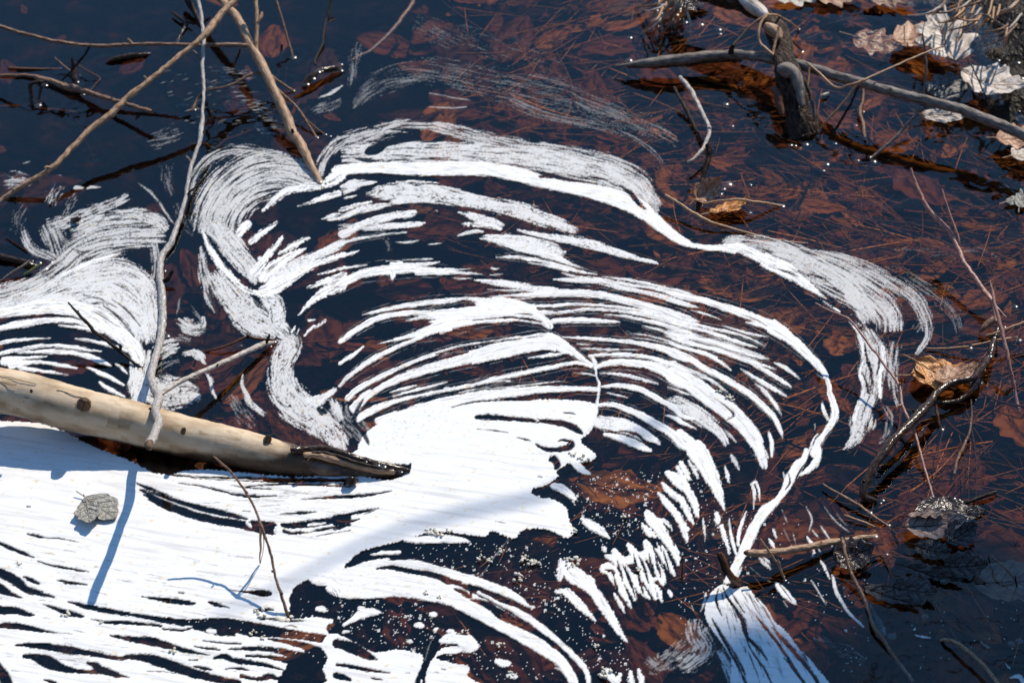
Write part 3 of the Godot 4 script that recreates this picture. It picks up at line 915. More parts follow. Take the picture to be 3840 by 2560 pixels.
	k([860,440,3, 960,500,10, 1080,560,14, 1180,600,8])
	k([1150,610,6, 1190,635,14, 1240,680,6])
	k([1000,480,3, 1100,520,8, 1200,580,4])
	l([700,150,20, 1000,210,55, 1300,320,65, 1550,460,65, 1650,600,55, 1680,750,34, 1600,880,20], 0.52, 0.4, 420, 7)
	l([1400,260,20, 1700,440,60, 1860,590,50, 1900,720,30], 0.28, 0.4, 420, 6)
	l([1450,150,20, 1750,180,30, 2000,150,30, 2150,220,20], 0.16, 0.4, 420, 6)
	l([1220,680,30, 1260,760,80, 1300,850,110, 1310,950,115, 1300,1050,95, 1290,1150,80, 1250,1250,60, 1230,1340,95, 1200,1430,60, 1110,1540,20], 0.76, 0.55, 300, 14)
	w([1140,650,5, 1190,715,10, 1225,800,15, 1240,900,11, 1212,1000,14, 1240,1120,15, 1200,1235,18, 1170,1340,16])
	k([1245,800,4, 1260,900,12, 1290,1000,9, 1290,1100,5])
	k([1340,820,4, 1345,920,8, 1330,1020,5])
	k([1230,1000,3, 1260,1080,10, 1270,1150,6])
	w([1350,780,10, 1380,900,20, 1350,1040,18, 1355,1180,16])
	l([1460,790,50, 1440,950,45, 1440,1100,34, 1480,1230,24], 0.5, 0.4, 300, 9)
	l([1380,1230,20, 1420,1320,34, 1400,1430,30, 1340,1480,20], 0.45, 0.5, 160, 8)
	l([1600,720,40, 1640,640,40, 1620,560,30], 0.45, 0.4, 300, 7)

func foam_bottom() -> void:
	thin = 0.92
	new_patch("foam_sheet", "solid white foam sheet around the log's tip and across the lower left")
	sec(0, 2)
	area([-320,-210, 200,-205, 420,-150, 640,-40, 900,60, 1100,150, 1500,160, 2000,190, 2360,200, 2360,760, 2250,800, 2150,850, 2030,915, 1980,1000, 1990,1060, 1980,1140, 2250,1120, 2280,1190, 2260,1250, 2100,1260, 2200,1300, 2210,1330, 2080,1350, 2170,1410, 2100,1420, 1990,1400, 1950,1490, 1900,1570, 2000,1640, 2300,1730, 1700,1775, 1100,1745, 500,1785, 0,1750, -320,1720])
	area([1140,160, 1400,120, 2100,170, 2360,60, 2360,300, 1140,300])
	sec(1, 2)
	area([-40,120, 300,190, 460,140, 480,60, 420,12, 1440,12, 1450,14, 1520,20, 1560,10, 1545,80, 1480,130, 1490,160, 1440,205, 1380,235, 1310,250, 1310,285, 1360,300, 1480,330, 1550,390, 1560,460, 1590,510, 1600,545, 1545,585, 1430,530, 1320,522, 1240,535, 1190,590, 1120,570, 1035,538, 985,575, 850,560, 700,545, 560,560, 430,600, 200,660, 120,690, 40,760, -40,820])
	w([420,590,14, 520,595,26, 650,590,30, 780,590,30, 885,607,8])
	k([595,552,4, 680,548,8, 780,560,9, 860,580,14, 900,600,8])
	w([1560,40,20, 1620,95,28, 1660,130,22, 1708,145,8])
	w([1430,225,20, 1500,240,30, 1560,285,30, 1608,322,8])
	k([1420,60,14, 1450,40,26, 1480,90,24, 1455,110,14])
	k([1340,165,6, 1375,168,6])
	k([1300,265,8, 1350,250,16, 1385,240,5])
	k([1360,300,18, 1440,285,26, 1520,320,30, 1575,380,22])
	k([1050,470,1.5, 1100,480,4, 1140,488,1.5], 0.8)
	k([-60,303,12, 60,300,12, 200,288,11, 350,260,3])
	k([-60,445,16, 20,432,14, 130,405,13, 258,380,3])
	k([150,425,2, 200,405,5, 235,390,2])
	k([-60,490,14, 10,478,14, 70,468,14, 128,455,3])
	k([-60,525,8, 0,515,6, 50,495,2])
	sec(0, 2)
	k([925,205,5, 1000,240,13, 1100,275,10, 1180,303,3])
	k([948,250,5, 1050,290,22, 1200,340,26, 1400,390,23, 1550,420,20, 1695,457,6])
	k([975,285,5, 1100,345,24, 1300,415,24, 1500,468,28, 1650,492,30, 1780,522,32, 1880,548,20])
	k([1005,320,3, 1150,388,10, 1300,440,10, 1450,476,8, 1515,490,2])
	w([1060,268,2, 1250,318,4, 1450,372,3, 1560,398,2])
	w([1000,262,2, 1150,330,4, 1350,398,5, 1560,445,3])
	w([1680,470,8, 1700,490,12, 1720,510,8])
	k([1710,470,8, 1800,490,24, 1870,510,30, 1878,560,6])
	w([1880,510,20, 1900,520,34, 1890,560,20])
	k([1915,490,10, 2000,500,24, 2200,475,26, 2400,440,26])
	k([1930,530,14, 2000,550,12, 2200,525,12, 2400,490,12])
	k([2120,580,2, 2250,555,4, 2400,530,3])
	w([2100,495,8, 2150,490,12, 2230,480,6])
	w([2060,535,8, 2110,530,12, 2180,512,5])
	k([1215,208,3, 1400,235,8, 1600,285,9, 1750,298,11, 1895,295,3])
	k([1140,150,6, 1400,172,11, 1700,182,16, 2000,192,20, 2400,198,22], 0.95)
	w([1250,168,2, 1500,180,5, 1800,190,3])
	w([1700,205,2, 2000,210,5, 2350,206,5])
	k([1560,220,2, 1690,240,6, 1855,248,4])
	k([1680,232,4, 1950,216,9, 2400,232,6])
	k([1915,421,2, 2040,412,11, 2165,404,3])
	k([2055,318,2, 2200,310,8, 2400,295,12])
	k([1655,400,3, 1715,402,3])
	k([178,554,4, 255,570,11, 330,586,6, 430,590,5, 545,617,2])
	k([-60,600,8, 0,622,11, 80,656,14, 160,690,14, 238,718,4])
	k([252,744,5, 350,770,8, 480,795,10, 612,816,4])
	k([-60,800,26, 0,822,30, 100,872,36, 170,930,26, 250,956,21, 375,990,4])
	k([152,848,5, 210,870,15, 272,898,7])
	k([-60,900,30, 0,930,34, 60,962,20, 150,994,4])
	k([383,874,4, 480,888,13, 598,904,3])
	k([-60,1075,30, 0,1078,30, 100,1080,26, 170,1100,19, 236,1113,5])
	k([290,1037,4, 400,1075,14, 500,1105,19, 575,1123,4])
	k([458,1018,4, 600,1055,18, 750,1085,18, 950,1115,13, 1080,1140,20, 1250,1162,26, 1350,1175,40, 1500,1190,62, 1650,1202,56, 1850,1222,42, 2000,1242,30, 2200,1272,30, 2400,1300,30])
	k([-60,1175,14, 0,1182,17, 100,1185,23, 220,1206,18, 340,1226,6, 495,1242,2])
	k([615,1138,2, 750,1160,13, 900,1166,14, 1110,1184,8])
	k([1105,1204,6, 1220,1214,13, 1315,1196,6])
	w([1130,1190,5, 1230,1196,10, 1312,1188,5])
	k([745,1250,4, 900,1275,21, 1050,1295,30, 1180,1330,21, 1300,1360,14, 1440,1387,3])
	k([100,1318,6, 250,1320,21, 450,1345,27, 600,1370,21, 800,1405,15, 900,1395,18, 1020,1410,32, 1150,1450,38, 1300,1500,32, 1450,1540,27, 1650,1580,20])
	k([150,1393,16, 220,1395,22, 320,1430,45, 450,1480,26, 600,1500,15, 690,1488,28, 800,1520,17, 890,1541,2])
	k([588,1434,8, 650,1452,22, 690,1485,22])
	k([965,984,4, 1100,1005,15, 1200,1017,21, 1300,1030,14, 1340,1030,4])
	k([1213,957,6, 1262,961,5])
	k([1420,1022,6, 1470,1035,15, 1570,1064,3])
	k([1565,939,3, 1700,955,11, 1800,962,23, 1858,962,17])
	k([1730,1080,5, 1800,1074,12, 1875,1075,6])
	k([2005,1020,4, 2080,980,14, 2200,950,3], 0.3)
	k([1780,1140,3, 1850,1138,8, 1990,1148,10, 2095,1150,3])
	k([1980,1065,8, 2100,1022,32, 2200,1012,34, 2400,1010,50])
	k([2020,1090,14, 2200,1080,50, 2400,1080,80])
	w([2155,1065,10, 2200,1070,22, 2240,1085,8])
	k([1935,1192,2, 1990,1182,6, 2035,1200,2], 0.5)
	k([2240,1180,30, 2310,1250,50, 2340,1380,60, 2270,1450,80, 2130,1430,60, 2000,1380,30, 1850,1345,20, 1700,1340,14, 1555,1345,4])
	k([1828,1274,6, 1950,1290,17, 2100,1330,26, 2250,1400,50])
	k([1380,1284,3, 1500,1300,8, 1650,1306,5])
	k([1323,1325,3, 1420,1340,10, 1508,1348,4])
	k([1455,1410,6, 1530,1390,20, 1600,1420,20, 1800,1450,15, 1975,1497,3])
	k([1675,1388,8, 1850,1398,14, 2000,1430,26])
	k([1315,1463,4, 1400,1475,13, 1455,1487,3])
	k([1535,1480,3, 1630,1475,10, 1705,1490,3])
	k([1635,1525,12, 1750,1548,15, 1850,1530,22, 1915,1556,4])
	k([1000,1494,2, 1080,1497,4, 1150,1498,2])
	k([1285,1415,4, 1355,1420,7])
	k([-80,1430,60, -10,1480,34, 30,1540,40, 60,1620,40])
	k([295,1552,8, 360,1570,12, 420,1600,10])
	k([176,368,6, 208,373,5])
	w([1410,1215,14, 1450,1222,20, 1480,1222,8])
	w([1610,1240,10, 1650,1258,16, 1700,1262,6])
	w([2270,1265,10, 2310,1265,14, 2334,1262,10])
	w([2265,1335,10, 2300,1335,20, 2334,1330,14])

	for i in 150:                                   # hairline gaps drawn out along the flow
		var x := rng.randf_range(-60, 1700)
		var y := rng.randf_range(560, 1540)
		var len := rng.randf_range(40, 200)
		var dy := len * rng.randf_range(0.08, 0.24)
		k([x, y, 1.0, x + len * 0.5, y + dy * 0.4, rng.randf_range(1.5, 3.5), x + len, y + dy, 1.0], rng.randf_range(0.12, 0.65))
	for i in 60:
		var x := rng.randf_range(1250, 2250)
		var y := rng.randf_range(225, 440)
		var len := rng.randf_range(60, 220)
		k([x, y, 1.0, x + len * 0.5, y + 1, rng.randf_range(1.5, 3.0), x + len, y - 5, 1.0], rng.randf_range(0.15, 0.6))
	new_patch("foam_sweep", "white foam bands curving down to the right at the bottom edge")
	sec(1, 2)
	w([-220,860,40, -80,850,70, 0,890,100, 200,885,112, 400,892,92, 600,932,82, 750,972,72, 900,1042,72, 1050,1122,72, 1200,1212,62, 1350,1312,52, 1480,1402,46, 1560,1500,42, 1620,1640,40])
	w([0,850,40, 120,800,40, 220,760,30, 330,725,8])
	w([150,800,40, 300,790,50, 500,780,46, 700,828,44, 850,862,38, 960,892,32, 1100,942,32, 1200,992,26, 1305,1064,4])
	w([330,760,20, 440,745,14, 545,745,6])
	w([198,696,4, 300,686,14, 408,680,10])
	k([235,795,4, 330,784,15, 500,815,19, 650,842,21, 740,880,23, 825,886,5])
	k([770,930,7, 840,962,18, 880,985,14, 885,945,8])
	w([930,950,16, 1050,1002,24, 1200,1084,25, 1350,1184,26, 1500,1314,27, 1620,1424,24, 1680,1504,19, 1695,1620,16])
	k([880,1005,8, 1000,1042,24, 1100,1112,32, 1250,1184,26, 1400,1272,20, 1550,1402,19, 1630,1520,25, 1650,1620,20])
	k([932,938,4, 1020,970,14, 1130,1022,17, 1260,1064,4])
	w([8,1182,10, 80,1140,19, 140,1100,34, 220,1090,28, 274,1092,5])
	w([110,1060,14, 160,1070,20])
	w([495,1178,14, 530,1180,22, 568,1184,12])
	w([600,1102,12, 630,1106,20, 656,1108,10])
	w([630,1212,12, 662,1212,22, 694,1206,12])
	w([444,1288,8, 468,1292,14, 490,1296,8])
	w([4,1226,8, 30,1224,10, 58,1222,6])
	w([0,1350,8, 30,1352,11, 60,1350,6])
	area([-105,1262, -60,1240, 20,1262, 100,1300, 230,1368, 380,1350, 480,1365, 562,1392, 545,1500, 500,1640, -130,1640, -95,1560, -120,1480, -90,1400, -130,1330], 0.98, 4.0)
	k([-60,1300,34, 0,1312,34, 80,1335,42, 170,1385,28, 250,1418,6])
	w([160,1450,14, 250,1430,16, 330,1430,20])
	k([-40,1450,10, 60,1462,14, 180,1485,14, 335,1507,3])
	k([-60,1520,20, 0,1532,22, 70,1558,10])
	k([195,1540,4, 280,1553,8])
	k([430,1505,3, 472,1507,3])
	w([670,1290,14, 740,1270,40, 800,1270,40, 870,1310,60, 940,1330,24])
	w([720,1225,10, 750,1215,12, 770,1235,14])
	k([780,1240,3, 860,1245,6])
	area([575,1640, 590,1500, 640,1400, 700,1340, 790,1330, 840,1350, 790,1375, 700,1380, 655,1410, 760,1440, 880,1470, 870,1530, 960,1590, 980,1640], 0.98, 4.0)
	k([635,1500,3, 670,1505,4])
	k([680,1478,3, 715,1485,5])
	k([565,1440,5, 605,1330,12, 680,1210,16, 740,1150,26, 765,1140,10])
	k([505,1640,14, 530,1540,18, 560,1460,6])
	w([640,1250,2, 600,1320,2, 570,1420,3], 0.6)
	w([1145,590,2.5, 1060,690,3, 985,800,3, 935,860,3, 945,880,5], 0.55)
	w([1050,1420,14, 1105,1440,28, 1160,1438,12])
	w([1130,1520,12, 1165,1525,20, 1208,1532,10])
	w([1535,1500,20, 1500,1480,10, 1460,1470,6], 0.6)
	specks([-40,990, 500,1020, 740,1110, 560,1380, 0,1250], 340, 0.10)
	specks([500,640, 1150,600, 1560,600, 1750,800, 1480,900, 1500,1250, 1250,1050, 900,850, 300,690], 620, 0.12)
	specks([700,1220, 1100,1300, 1500,1540, 1000,1560, 620,1420], 170, 0.10)
	specks([1400,900, 1960,1320, 2000,1560, 1750,1560, 1480,1200], 300, 0.10)
	specks([1560,200, 2200,100, 2080,560, 1750,640, 1600,480], 420, 0.12)
	sec(0, 2)
	specks([2000,1000, 2360,990, 2360,1500, 1500,1260, 1200,1180], 220, 0.08)

	new_patch("foam_comb", "white foam pieces torn into a comb of slanting teeth right of centre", 0.35, 1.6)
	sec(1, 2)
	w([1520,735,16, 1545,790,50, 1640,880,60, 1740,972,42, 1830,1102,36, 1900,1222,22, 1962,1300,3])
	w([1500,720,10, 1500,800,24, 1490,880,14], 0.9)
	w([1460,950,10, 1540,955,30, 1620,1030,32, 1690,1100,20, 1745,1155,5])
	k([1500,908,6, 1570,910,12, 1640,950,22, 1690,1000,24, 1720,1040,10])
	w([1640,445,12, 1700,490,32, 1780,540,27, 1838,587,4])
	w([1675,840,8, 1705,860,16, 1735,885,8])
	w([1785,640,10, 1800,660,16, 1810,680,6])
	w([1860,655,14, 1890,730,40, 1940,830,44, 1985,930,27, 2012,1015,8])
	w([1765,800,14, 1830,790,42, 1880,870,38, 1930,960,24, 1985,1065,6])
	w([1955,620,10, 2010,700,36, 2060,790,38, 2110,900,32, 2155,1005,12])
	w([2075,595,14, 2110,680,42, 2160,780,38, 2195,870,28, 2200,910,12])
	w([2165,605,10, 2205,700,32, 2250,790,22, 2285,845,6])
	w([1950,790,10, 2010,880,27, 2060,950,27, 2115,1003,6])
	w([2145,900,10, 2175,960,20, 2192,1025,5])
	w([2235,935,8, 2252,970,14, 2260,990,5])
	w([1800,700,10, 1870,725,26, 1960,735,30, 2060,705,34, 2140,680,34, 2230,690,24])
	w([1775,805,20, 1860,815,30, 1950,850,26, 2040,860,22, 2130,870,16, 2200,850,12])
	w([2080,440,16, 2150,470,30, 2210,480,26, 2260,540,20])
	for q in [[1900,790], [1955,830], [2010,745], [2075,800], [2115,745], [2160,760], [2215,720], [2040,880], [1870,880], [2100,520], [2165,590], [2230,650], [1985,900]]:
		k([q[0] - 14, q[1] - 60, 2, q[0], q[1], 9, q[0] + 16, q[1] + 50, 8, q[0] + 26, q[1] + 95, 3])
	w([1865,960,6, 1905,1030,16, 1942,1098,4])
	w([2085,390,10, 2115,450,42, 2180,530,38, 2230,600,33, 2290,700,28, 2305,775,5])
	w([2055,480,10, 2100,540,27, 2155,575,16])
	k([2030,700,3, 2060,760,9, 2090,850,4])
	k([1920,760,3, 1960,840,10, 1990,920,5])
	k([2130,640,3, 2165,720,9, 2200,800,4])
	k([2200,480,4, 2250,540,12, 2280,640,6])
	k([1800,800,6, 1850,810,12, 1870,830,5])
	w([2165,270,8, 2220,340,27, 2290,420,27, 2370,540,22])
	w([2215,130,14, 2290,180,42, 2370,260,30])
	w([2190,200,8, 2250,270,25, 2350,350,18])
	k([2190,350,5, 2220,400,14, 2250,470,10])
	w([1775,1520,6, 1820,1480,14, 1840,1530,24, 1880,1560,26, 1915,1505,10])
	w([1975,1490,12, 1985,1560,22, 2000,1620,22])
	w([2030,1475,8, 2050,1540,20, 2060,1620,18])
	l([2090,1400,30, 2150,1450,80, 2230,1420,80, 2360,1300,60], 0.42, 0.5, 120, 10)
	sec(2, 2)
	w([40,-60,70, 100,-10,68, 150,70,62, 200,165,52, 240,262,38, 270,340,20, 288,400,3])
	w([-40,90,14, 0,175,18, 40,262,27, 85,360,28, 105,445,8])
	w([40,50,8, 75,110,16, 108,180,8])
	w([-40,290,24, 0,340,25, 40,420,22, 75,490,8])
	w([-40,440,20, 0,505,24, 24,575,18, 32,615,4])
	w([-20,60,20, 20,130,24, 50,190,14])
	w([288,88,3, 305,150,15, 322,208,4])
	w([330,10,14, 365,70,16, 388,118,5], 0.7)
	l([520,-20,60, 550,50,44, 565,110,16], 0.9, 0.4)
	w([138,428,4, 150,520,9, 156,595,2], 0.9)
	w([230,400,10, 240,460,22, 232,490,10])
	w([262,490,14, 285,570,18, 312,650,12, 322,695,3])

	new_patch("foam_rope", "narrow white foam rope running down to the short broken stub")
	w([935,-40,20, 930,20,24, 905,75,26, 850,125,18, 800,158,5])
	w([850,-30,16, 835,30,22, 790,95,42, 745,165,42, 700,252,30, 640,332,26, 560,402,42, 510,475,37, 470,555,42, 430,645,40, 390,725,32, 350,805,32, 315,870,30, 280,885,8])
	k([850,60,3, 800,130,7, 770,200,4], 0.9)
	k([720,130,3, 735,200,9, 700,260,4], 0.7)
	w([690,130,5, 700,190,9, 690,230,4], 0.8)
	w([465,222,10, 500,200,12, 520,250,10, 530,340,2])
	w([480,220,12, 490,290,11, 487,388,3])
	w([318,448,4, 330,550,11, 350,635,14, 372,705,6])
	w([438,398,3, 410,470,12, 385,560,14, 380,640,10])
	l([395,760,16, 380,820,24, 350,880,24], 0.9, 0.7)

	new_patch("foam_skirt", "flared white foam skirt below the broken stub with its hem in shade", 0.3)
	area([235,925, 290,905, 360,935, 440,915, 490,970, 580,1060, 640,1160, 720,1230, 800,1335, 900,1440, 1010,1580, 1040,1640, 400,1640, 340,1420, 270,1300, 200,1200, 160,1120, 165,1040, 200,970], 0.96, 4.0)
	k([278,915,3, 300,980,9, 370,1080,12, 415,1165,16, 442,1260,14, 520,1340,10, 580,1420,5])
	k([248,930,3, 228,1000,8, 245,1060,8, 272,1120,3])
	k([335,955,2, 380,1030,7, 425,1100,4])
	k([500,1115,3, 560,1190,10, 620,1262,10, 690,1360,10, 760,1470,10, 820,1560,8])
	k([545,1050,2, 595,1125,5])
	k([610,1190,3, 700,1292,16, 780,1382,16, 880,1502,14, 940,1600,12])
	k([200,1130,3, 255,1230,12, 330,1370,10, 400,1500,10, 440,1600,8])
	k([430,1250,3, 470,1350,7, 560,1480,7, 620,1600,6], 0.8)
	k([690,1400,3, 760,1480,9, 850,1600,9])
	k([300,1280,3, 370,1400,9, 430,1520,7], 0.8)
	for i in 80:
		var t := rng.randf()
		var u := rng.randf_range(0.0, 0.8)
		var v := u + rng.randf_range(0.08, 0.25)
		var p := Vector2(lerpf(240 + 250 * t, lerpf(380.0, 1030.0, t), u), lerpf(930, 1600, u))
		var q := Vector2(lerpf(240 + 250 * t, lerpf(380.0, 1030.0, t), v), lerpf(930, 1600, v))
		k([p.x, p.y, 1.0, (p.x + q.x) * 0.5 + 4, (p.y + q.y) * 0.5 - 6, rng.randf_range(1.5, 5.0), q.x, q.y, 1.0], rng.randf_range(0.25, 0.95))
	l([100,1140,50, 100,1230,90, 150,1330,90, 90,1400,90, -20,1470,70], 0.5, 0.6, 140, 9)
	l([250,1350,30, 330,1480,50, 380,1600,50], 0.7, 0.4, 200, 9)
	w([160,955,6, 150,1020,9, 120,1090,3], 0.8)
	w([60,1040,4, 75,1080,4], 0.7)
	specks([-40,0, 200,300, 330,420, 600,420, 420,900, 200,960, -40,1300], 460, 0.08)

	new_patch("foam_wisp", "short scattered foam wisps right of the rope, under the tan stick")
	w([635,890,12, 690,950,30, 750,1010,18, 782,1040,3], 0.95)
	k([660,900,2, 700,950,5, 750,1020,3], 0.7)
	w([588,583,4, 610,620,12, 632,655,4])
	w([616,515,4, 630,550,10, 645,590,3], 0.8)
	l([530,710,20, 570,750,30, 605,795,12], 0.75, 0.5, 100, 8)
	w([848,572,4, 880,620,12, 905,690,5])
	w([888,530,3, 908,555,6, 932,580,2])
	w([945,498,4, 985,560,7, 1015,605,2], 0.9)
	w([845,368,2, 885,460,6, 860,545,2], 0.8)
	w([678,388,3, 715,475,3], 0.9)
	w([968,368,2, 1050,470,4, 1145,545,2], 0.7)
	w([1030,380,2, 1080,450,3, 1130,500,2], 0.5)
	w([945,735,5, 975,790,12, 1010,865,4], 0.9)
	l([1030,830,12, 1055,950,14, 1130,1080,12, 1240,1190,8], 0.8, 0.4)
	w([880,870,3, 930,950,6, 985,1045,2], 0.8)
	w([900,655,4, 895,700,10, 885,715,4], 0.9)
	w([930,655,4, 945,685,8])
	w([1020,610,4, 1025,650,6], 0.8)
	w([690,1010,3, 720,1055,5], 0.8)
	w([740,520,2, 770,600,3, 775,650,2], 0.6)
	w([690,520,2, 735,610,3], 0.5)
	w([460,780,2, 540,850,3, 600,880,2], 0.5)
	w([1590,1245,4, 1640,1258,8, 1700,1268,3], 0.9)
	w([2040,1290,4, 2100,1338,4], 0.7)
	l([900,1260,20, 1100,1340,50, 1250,1420,40], 0.2, 0.4, 160, 5)
	w([2210,1440,4, 2240,1480,6], 0.7)
	w([2240,1540,6, 2300,1530,16, 2340,1580,16], 0.7)
	specks([600,380, 1300,700, 1200,1500, 500,1000], 120, 0.03)
	specks([1200,1200, 2300,1000, 2300,1500, 1000,1500], 90, 0.03)

# ---------- the pond ----------
func make_bed() -> void:
	var v := PackedVector3Array()
	var nn := PackedVector3Array()
	var idx := PackedInt32Array()
	var nz := FastNoiseLite.new()
	nz.frequency = 2.2
	nz.fractal_octaves = 4
	var n := 120
	for j in n + 1:
		for i in n + 1:
			var fx := float(i) / n * 2.0 - 1.0
			var fz := float(j) / n * 2.0 - 1.0
			var x := fx * (1.2 + 40.0 * pow(absf(fx), 12.0))
			var z := fz * (1.2 + 40.0 * pow(absf(fz), 12.0))
			v.append(Vector3(x, -0.062 + 0.022 * nz.get_noise_2d(x, z) - 0.02 * clampf(-x - 0.1, 0.0, 1.0), z))
			nn.append(Vector3.UP)
	for j in n:
		for i in n:
			var a := j * (n + 1) + i
			idx.append_array([a, a + 1, a + n + 1, a + n + 1, a + 1, a + n + 2])
	var o := part("pond_bed", arrays(v, nn, PackedVector2Array(), idx), M.bed, self)
	o.set_meta("kind", "structure")
	o.set_meta("label", "dark leaf-stained bed of the pond under clear brown water")

func make_water(feet: Array) -> void:
	var n := 420
	var m := 420
	var x0 := -0.95
	var z0 := -1.0
	var d := 0.0045
	var hgt := PackedFloat32Array()
	hgt.resize((n + 1) * (m + 1))
	var nz := FastNoiseLite.new()
	nz.frequency = 9.0
	nz.fractal_octaves = 3
	var nzb := FastNoiseLite.new()
	nzb.frequency = 2.0
	for j in m + 1:
		for i in n + 1:
			var x := x0 + i * d
			var z := z0 + j * d
			var side := clampf((x - 0.12 - 0.25 * z) * 2.2 + 0.5 * nzb.get_noise_2d(x, z), 0.02, 1.0)
			hgt[j * (n + 1) + i] = side * 0.0009 * nz.get_noise_2d(x * 1.0, z * 1.6) * clampf(minf(minf(i, n - i), minf(j, m - j)) / 20.0, 0.0, 1.0)
	for f in feet:
		var ci := int((f.x - x0) / d)
		var cj := int((f.z - z0) / d)
		var reach := 14
		for j in range(maxi(cj - reach, 0), mini(cj + reach, m) + 1):
			for i in range(maxi(ci - reach, 0), mini(ci + reach, n) + 1):
				var r := Vector2(x0 + i * d - f.x, z0 + j * d - f.z).length()
				hgt[j * (n + 1) + i] += 0.0004 * cos(r * TAU / 0.017) * exp(-r / 0.018)
	var v := PackedVector3Array()
	var nn := PackedVector3Array()
	var idx := PackedInt32Array()
	for j in m + 1:
		for i in n + 1:
			var c := j * (n + 1) + i
			v.append(Vector3(x0 + i * d, hgt[c], z0 + j * d))
			var hx := (hgt[mini(c + 1, hgt.size() - 1)] - hgt[maxi(c - 1, 0)]) / (2.0 * d)
			var hz := (hgt[mini(c + n + 1, hgt.size() - 1)] - hgt[maxi(c - n - 1, 0)]) / (2.0 * d)
			nn.append(Vector3(-hx, 1, -hz).normalized() if i > 0 and i < n and j > 0 and j < m else Vector3.UP)
	for j in m:
		for i in n:
			var a := j * (n + 1) + i
			idx.append_array([a, a + 1, a + n + 1, a + n + 1, a + 1, a + n + 2])
	var x1 := x0 + n * d
	var z1 := z0 + m * d
	for q in [[-40.0, -40.0, 40.0, z0], [-40.0, z1, 40.0, 40.0], [-40.0, z0, x0, z1], [x1, z0, 40.0, z1]]:
		var b := v.size()
		for p in [Vector3(q[0], 0, q[1]), Vector3(q[2], 0, q[1]), Vector3(q[0], 0, q[3]), Vector3(q[2], 0, q[3])]:
			v.append(p)
			nn.append(Vector3.UP)
		idx.append_array([b, b + 1, b + 2, b + 2, b + 1, b + 3])
	var o := part("water", arrays(v, nn, PackedVector2Array(), idx), M.water, self)
	o.set_meta("kind", "structure")
	o.set_meta("label", "still tea-brown pond water mirroring a deep blue sky")

